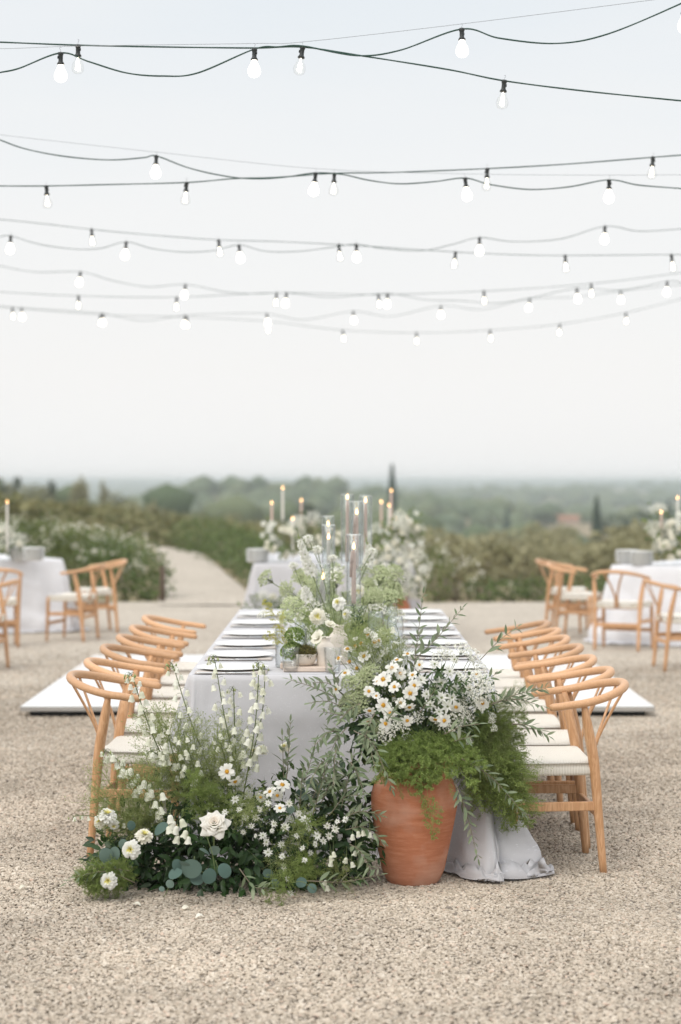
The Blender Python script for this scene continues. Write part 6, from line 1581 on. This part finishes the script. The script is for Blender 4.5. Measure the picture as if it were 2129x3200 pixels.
for i, (px, d, w, h, m, b, lab) in enumerate(((1360, 24.9, .22, .55, SH_L, 26, 'loose white-flowered shrub right behind the far urn'), (1430, 25.3, .30, .42, SH_O, 18, 'sparse grey-green shrub with pale flowers on the terrace edge'), (1510, 25.2, .28, .22, SH_D, 8, 'low shrub with a few pink blossoms on the terrace edge'), (1590, 25.3, .30, .19, SH_D, 0, 'low dark clipped shrub on the terrace edge'), (1680, 25.3, .32, .22, SH_D, 0, 'low dark shrub behind the side chairs on the terrace edge'), (1800, 25.4, .4, .24, SH_D, 0, 'low dark shrub behind the side table'), (1950, 25.6, .45, .26, SH_D, 0, 'low dark shrub beyond the white plates'), (2120, 25.6, .5, .26, SH_D, 0, 'low dark shrub at the picture edge'), (1250, 25.6, .4, .5, SH_O, 20, 'olive shrub behind the far candles'), (1100, 25.8, .45, .45, SH_L, 10, 'light shrub behind the far table'), (960, 26, .45, .40, SH_D, 0, 'dark shrub behind the far table'))):
    x = G(px, d); shrub(lab, [((x, d, h * .6), (w * 1.1, .35, h * .75))], m, .045, 1.1 if m is not SH_O else .55, b, 'shrubs on the terrace edge', 131 + i, None if i != 2 else ROSEC_M)
o = MB().tube([(G(508, 24.6), 24.6, -.02), (G(508, 24.6), 24.6, .25), (G(507, 24.6), 24.6, .47)], .035, 8).obj('wooden_stake', simple('weathered stake', (.12, .085, .06), .9, var=.3)); tag(o, 'short dark wooden stake at the corner of the flowering shrub', 'stake')

# ================================================================== TREES ON THE SLOPE
def tree_mesh(seed, kind):
    r = np.random.default_rng(seed); g = MB()
    if kind == 'cypress':
        n = 1500; z = r.random(n) ** 1.1; rad = .085 * np.sin(PI * np.clip(z * .93 + .07, 0, 1) ** .6) ** .8 * np.sqrt(r.uniform(.3, 1, n)); a = r.uniform(0, 2 * PI, n)
        T = np.stack([rad * np.cos(a), rad * np.sin(a), .04 + .95 * z], -1); D = np.stack([np.cos(a) * .3, np.sin(a) * .3, np.ones(n)], -1)
        g.inst(CARD_T, frames(D, np.stack([np.cos(a), np.sin(a), np.zeros(n)], -1) + .4 * rvec(n, r), r.uniform(.04, .075, n)), T)
    else:
        nb = 16
        for k in range(nb):
            u = rvec(1, r)[0]; c = np.array((0, 0, .62)) + u * (.38, .38, .24) * r.uniform(.5, 1.05); rad = r.uniform(.06, .17); n = 90; v = rvec(n, r)
            g.inst(CARD_T, frames(v + rvec(n, r) * .6, rvec(n, r), r.uniform(.045, .09, n)), c + v * rad * (r.uniform(.6, 1.05, n))[:, None])
    crown = g.mesh(kind + ' crown', {'cypress': CYP_M, 'olive': OLV_M, 'oak': OAK_M}[kind]); g = MB()
    if kind == 'cypress': g.tube([(0, 0, -.05), (0, 0, .5), (0, 0, .9)], [.02, .014, .004], 6)
    else:
        g.tube([(0, 0, -.1), (.01, 0, .2), (0, .02, .45)], [.04, .03, .02], 6)
        for k in range(4):
            a = k * 1.6; g.tube([(0, .01, .3), (.12 * math.cos(a), .12 * math.sin(a), .5), (.22 * math.cos(a), .22 * math.sin(a), .66)], [.02, .014, .006], 5)
    return crown, g.mesh(kind + ' trunk', BROWN_M)
CYP_M = leafmat('cypress foliage', (.018, .042, .022), (.035, .070, .032), None, .8, .1); OLV_M = leafmat('olive tree foliage', (.24, .235, .125), (.40, .37, .22), None, .7, .15); OAK_M = leafmat('oak foliage', (.035, .060, .024), (.085, .105, .04), None, .7, .15)
TM = {k: [tree_mesh(200 + 10 * i + j, k) for j in range(3)] for i, k in enumerate(('cypress', 'olive', 'oak'))}
NT_ = {}
def tree(kind, px, ytop, d, label, group, w=1.0, x=None):
    x = G(px, d) if x is None else x; zb = float(terrain_z(x, d)); top = H - (ytop - HY) * d / F; h = max(1.2, top - zb)
    t = thing(kind + '_tree', label, 'tree', (x, d, zb), group, local=True, rz=rnd.uniform(0, 6)); k = rnd.randrange(3)
    for n_, m_ in zip(('crown', 'trunk'), TM[kind][k]):
        o = link(n_, m_, t)
    t.scale = (h * w, h * w, h); return t
def zone(d): return 'just below the terrace' if d < 55 else 'halfway down the slope' if d < 95 else 'lower on the slope'
tree('cypress', 1865, 1558, 250, 'dark cypress standing clearest above the olive slope', 'cypresses in the valley', .95)
tree('cypress', 1585, 1592, 430, 'paler slim cypress further off in the haze', 'cypresses in the valley', 1.1)
tree('cypress', 1226, 1462, 300, 'tallest cypress, rising behind the far candles', 'cypresses in the valley', .75)
tree('cypress', 1535, 1640, 380, 'short cypress before the hazy ridge', 'cypresses in the valley', 1.2)
tree('cypress', 2090, 1568, 420, 'hazy cypress behind the white side table', 'cypresses in the valley', .9)
tree('cypress', 1745, 1660, 230, 'slim cypress in front of the farmhouse', 'cypresses in the valley', .8)
for i, (px, yt, d, w, lab) in enumerate(((248, 1478, 150, 1.0, 'tall brownish tree on the hill crest, highest of its ridge'), (326, 1497, 185, .7, 'slim rounded tree alone on the hill crest'), (163, 1490, 230, 1.2, 'hazy tree further along the hill crest'), (54, 1484, 230, 1.2, 'broad hazy tree on the far end of the crest'), (475, 1552, 110, .7, 'bushy tree on the hillside above the path'), (425, 1568, 100, 1.0, 'spreading tree beside the bushy one above the path'), (10, 1510, 200, 1.2, 'tree at the picture edge on the crest'), (100, 1575, 110, 1.2, 'rounded olive-brown tree below the crest'), (200, 1580, 100, 1.2, 'second rounded tree below the crest'), (300, 1600, 90, 1.2, 'third rounded tree below the crest'), (385, 1640, 80, 1.1, 'low tree just over the flowering shrub'), (560, 1640, 85, 1.1, 'low tree beyond the path bend'), (640, 1660, 75, 1.1, 'second low tree beyond the path bend'), (720, 1655, 70, 1.1, 'third low tree beyond the path bend'))):
    tree('oak' if i in (2, 3, 6) else 'olive', px, yt, d, lab, 'trees on the hill beyond the hedge', w * .36)
tree('oak', 1700, 1595, 480, 'dark round tree beside the farmhouse', 'trees by the farmhouse', 1.3); tree('oak', 1725, 1610, 500, 'dark tree close against the farmhouse wall', 'trees by the farmhouse', 1.2)
tree('oak', 955, 1560, 260, 'dark bushy tree behind the far table candle', 'trees in the valley', .9)
tree('oak', 1955, 1600, 330, 'hazy round tree beyond the cypress', 'trees in the valley', 1.2); tree('oak', 2040, 1590, 360, 'second hazy round tree beyond the cypress', 'trees in the valley', 1.2)
r = np.random.default_rng(301); OLV = []
for i in range(120):
    d = float(np.exp(r.uniform(math.log(34), math.log(170)))); u = r.uniform(-.24, .24)
    if u * d < -1.0 and d < 60: continue
    if u < -.09 and d > 80: continue
    OLV.append((u, d, r.uniform(1625, 1720) + 40 * (d < 50), r.uniform(1.0, 1.5)))
UN = ['', 'first', 'second', 'third', 'fourth', 'fifth', 'sixth', 'seventh', 'eighth', 'ninth', 'tenth', 'eleventh', 'twelfth', 'thirteenth', 'fourteenth', 'fifteenth', 'sixteenth', 'seventeenth', 'eighteenth', 'nineteenth']
def nth(k):
    if k < 20: return UN[k]
    return {20: 'twentieth', 30: 'thirtieth', 40: 'fortieth'}[k] if k % 10 == 0 else {2: 'twenty', 3: 'thirty', 4: 'forty'}[k // 10] + '-' + UN[k % 10]
for z_ in ('just below the terrace', 'halfway down the slope', 'lower on the slope'):
    for k, (u, d, yt, w) in enumerate(sorted(q for q in OLV if zone(q[1]) == z_)):
        tree('olive', CX + u * F, yt, d, f'grey-green olive tree {z_}, {nth(k + 1)} from the left at that depth', 'olive trees ' + z_, w)
# farmhouse
hx, hy = G(1765, 520), 520.0; hz = H - (1682 - HY) * hy / F
t = thing('farmhouse', 'pale pink stone farmhouse with tiled roof in the hazy valley', 'house', (hx, hy, hz)); PINK = simple('pink plaster', (.62, .46, .38), .9, var=.15, nscale=.4); ROOFM = simple('clay tiles', (.36, .17, .10), .9, var=.3, nscale=2); DARKW = simple('window glass', (.04, .045, .05), .2); SHUT = simple('window frame', (.5, .45, .4), .7)
g = MB(); g.box((hx, hy, hz + 1.0), (7, 5, 8)); g.box((hx - 5.4, hy, hz), (4, 4.4, 6)); g.obj('wall', PINK, t, False)
def gable(cx, cy_, cz, w, l, h, nm):
    V = [(cx - w / 2, cy_ - l / 2, cz), (cx + w / 2, cy_ - l / 2, cz), (cx + w / 2, cy_ + l / 2, cz), (cx - w / 2, cy_ + l / 2, cz), (cx - w / 2, cy_, cz + h), (cx + w / 2, cy_, cz + h)]
    g = MB(); g.add(V, [(0, 1, 5, 4), (2, 3, 4, 5), (0, 4, 3), (1, 2, 5), (0, 3, 2, 1)]); g.obj(nm, ROOFM, t, False)
gable(hx, hy, hz + 5.01, 7.8, 5.8, 1.3, 'roof'); gable(hx - 5.5, hy, hz + 3.01, 4.4, 5, 1.0, 'roof')
for dx, dz in ((-2.1, 3.2), (0, 3.2), (2.1, 3.2), (-2.1, .4), (2.1, .4), (-5.4, 1.2)):
    yy_ = hy - 2.5 if dx > -4 else hy - 2.2
    g = MB(); g.box((hx + dx, yy_ - .03, hz + dz), (1.0, .12, 1.4)); w = g.obj('window', SHUT, t, False); g = MB(); g.box((hx + dx, yy_ - .10, hz + dz), (.7, .06, 1.1)); g.obj('pane', DARKW, w, False)
# scrub clothing the near hillside
r = np.random.default_rng(351); g = MB()
for k in range(6):
    u = rvec(1, r)[0]; c = np.array((0, 0, .5)) + u * (.42, .42, .25); v = rvec(34, r); g.inst(CARD_T, frames(v + rvec(34, r) * .6, rvec(34, r), r.uniform(.12, .22, 34)), c + v * .26 * r.uniform(.5, 1.05, 34)[:, None])
BT = g.tmpl(); n = 900; d = np.exp(r.uniform(math.log(50), math.log(420), n)); x = -np.abs(r.uniform(.02, .24, n)) * d + r.normal(0, 1, n)
keep = (vnoise(x, d, 352, .05, 3) > -.55) & ~((x > -6.5) & (d < 56)); d, x = d[keep], x[keep]; n = len(d); s_ = r.uniform(1.1, 2.6, n) * (1 + d / 500); zt = terrain_z(x, d); cap = H - (np.interp(x / d, [-.2, -.16, -.11, -.07, 0], [1500, 1512, 1560, 1610, 1640]) + r.normal(0, 14, n) - HY) * d / F; s_ = np.clip(np.minimum(s_, (np.minimum(cap, 3.6) - zt) / 1.05), .25, None); a = r.uniform(0, 6.28, n)
M = np.zeros((n, 3, 3)); M[:, 0, 0] = np.cos(a) * s_ * 1.2; M[:, 0, 1] = -np.sin(a) * s_ * 1.2; M[:, 1, 0] = np.sin(a) * s_ * 1.2; M[:, 1, 1] = np.cos(a) * s_ * 1.2; M[:, 2, 2] = s_ * .9
g = MB(); g.inst(BT, M, np.stack([x, d, zt - .1], -1)); SCR_M = leafmat('hillside scrub', (.14, .15, .06), (.30, .28, .14), None, .8, .15)
o = g.obj('hillside_scrub', SCR_M); o['kind'] = 'stuff'; o['label'] = 'olive-brown scrub covering the hillside beyond the hedge'
# far woods: canopy clumps over the valley and the distant ridges
r = np.random.default_rng(401); n = 9000; d = np.exp(r.uniform(math.log(230), math.log(4200), n)); x = r.uniform(-.42, .42, n) * d
keep = (vnoise(x, d, 402, .008, 3) + vnoise(np.log(d) * 9, x / d * 14, 403, 1.3, 2) * .8) > .05; keep &= ~((np.abs(x - hx) < 14) & (d > 400) & (d < 545)); keep &= ~((d < 540) & (x < 0)) | (r.random(n) < .06); keep &= ~((d < 420) & (r.random(n) < .5))
d, x = d[keep], x[keep]; n = len(d); s_ = r.uniform(1.8, 3.4, n) * (1 + d / 1500)
import bmesh
bm = bmesh.new(); bmesh.ops.create_icosphere(bm, subdivisions=1, radius=1); IV = np.array([v.co[:] for v in bm.verts]); IF = np.array([[v.index for v in f.verts] for f in bm.faces], np.int32); bm.free()
g = MB(); M = np.zeros((n, 3, 3)); a = r.uniform(0, 6.28, n); sx = s_ * r.uniform(.8, 1.4, n); sz = s_ * r.uniform(.6, 1.0, n)
M[:, 0, 0] = np.cos(a) * sx; M[:, 0, 1] = -np.sin(a) * sx; M[:, 1, 0] = np.sin(a) * sx; M[:, 1, 1] = np.cos(a) * sx; M[:, 2, 2] = sz
IVj = IV * (1 + .18 * np.sin(IV[:, :1] * 5 + IV[:, 1:2] * 7 + IV[:, 2:] * 3)); zt = terrain_z(x, d); sz = np.minimum(sz, (4.2 - zt) / 1.6); M[:, 2, 2] = sz; g.inst((IVj, IF, np.zeros(len(IF), np.int32)), M, np.stack([x, d, terrain_z(x, d) + sz * .5], -1))
WOODS_M = leafmat('distant woods', (.075, .105, .05), (.14, .16, .08), None, .9, 0.0); o = g.obj('far_woods', WOODS_M, None); o['kind'] = 'stuff'; o['label'] = 'woods and groves covering the hazy valley and ridges'

# ================================================================== HAZE
m, tt, out_ = newmat('haze'); N = NT(tt); pv = N.n('ShaderNodeVolumePrincipled', {'Color': (.88, .955, 1.0, 1), 'Density': HAZE_D, 'Anisotropy': 0.75}); N.l(pv.outputs[0], out_.inputs['Volume'])
g = MB(); g.box((0, 0, 0), (2, 2, 2)); zlo = -60.0; zhi = 4.6
o = g.obj('haze', m, None, False); o.scale = (16500, 16500, (zhi - zlo) / 2); o.location = (0, 0, (zhi + zlo) / 2); o['kind'] = 'stuff'; o['label'] = 'thin evening haze over the valley'
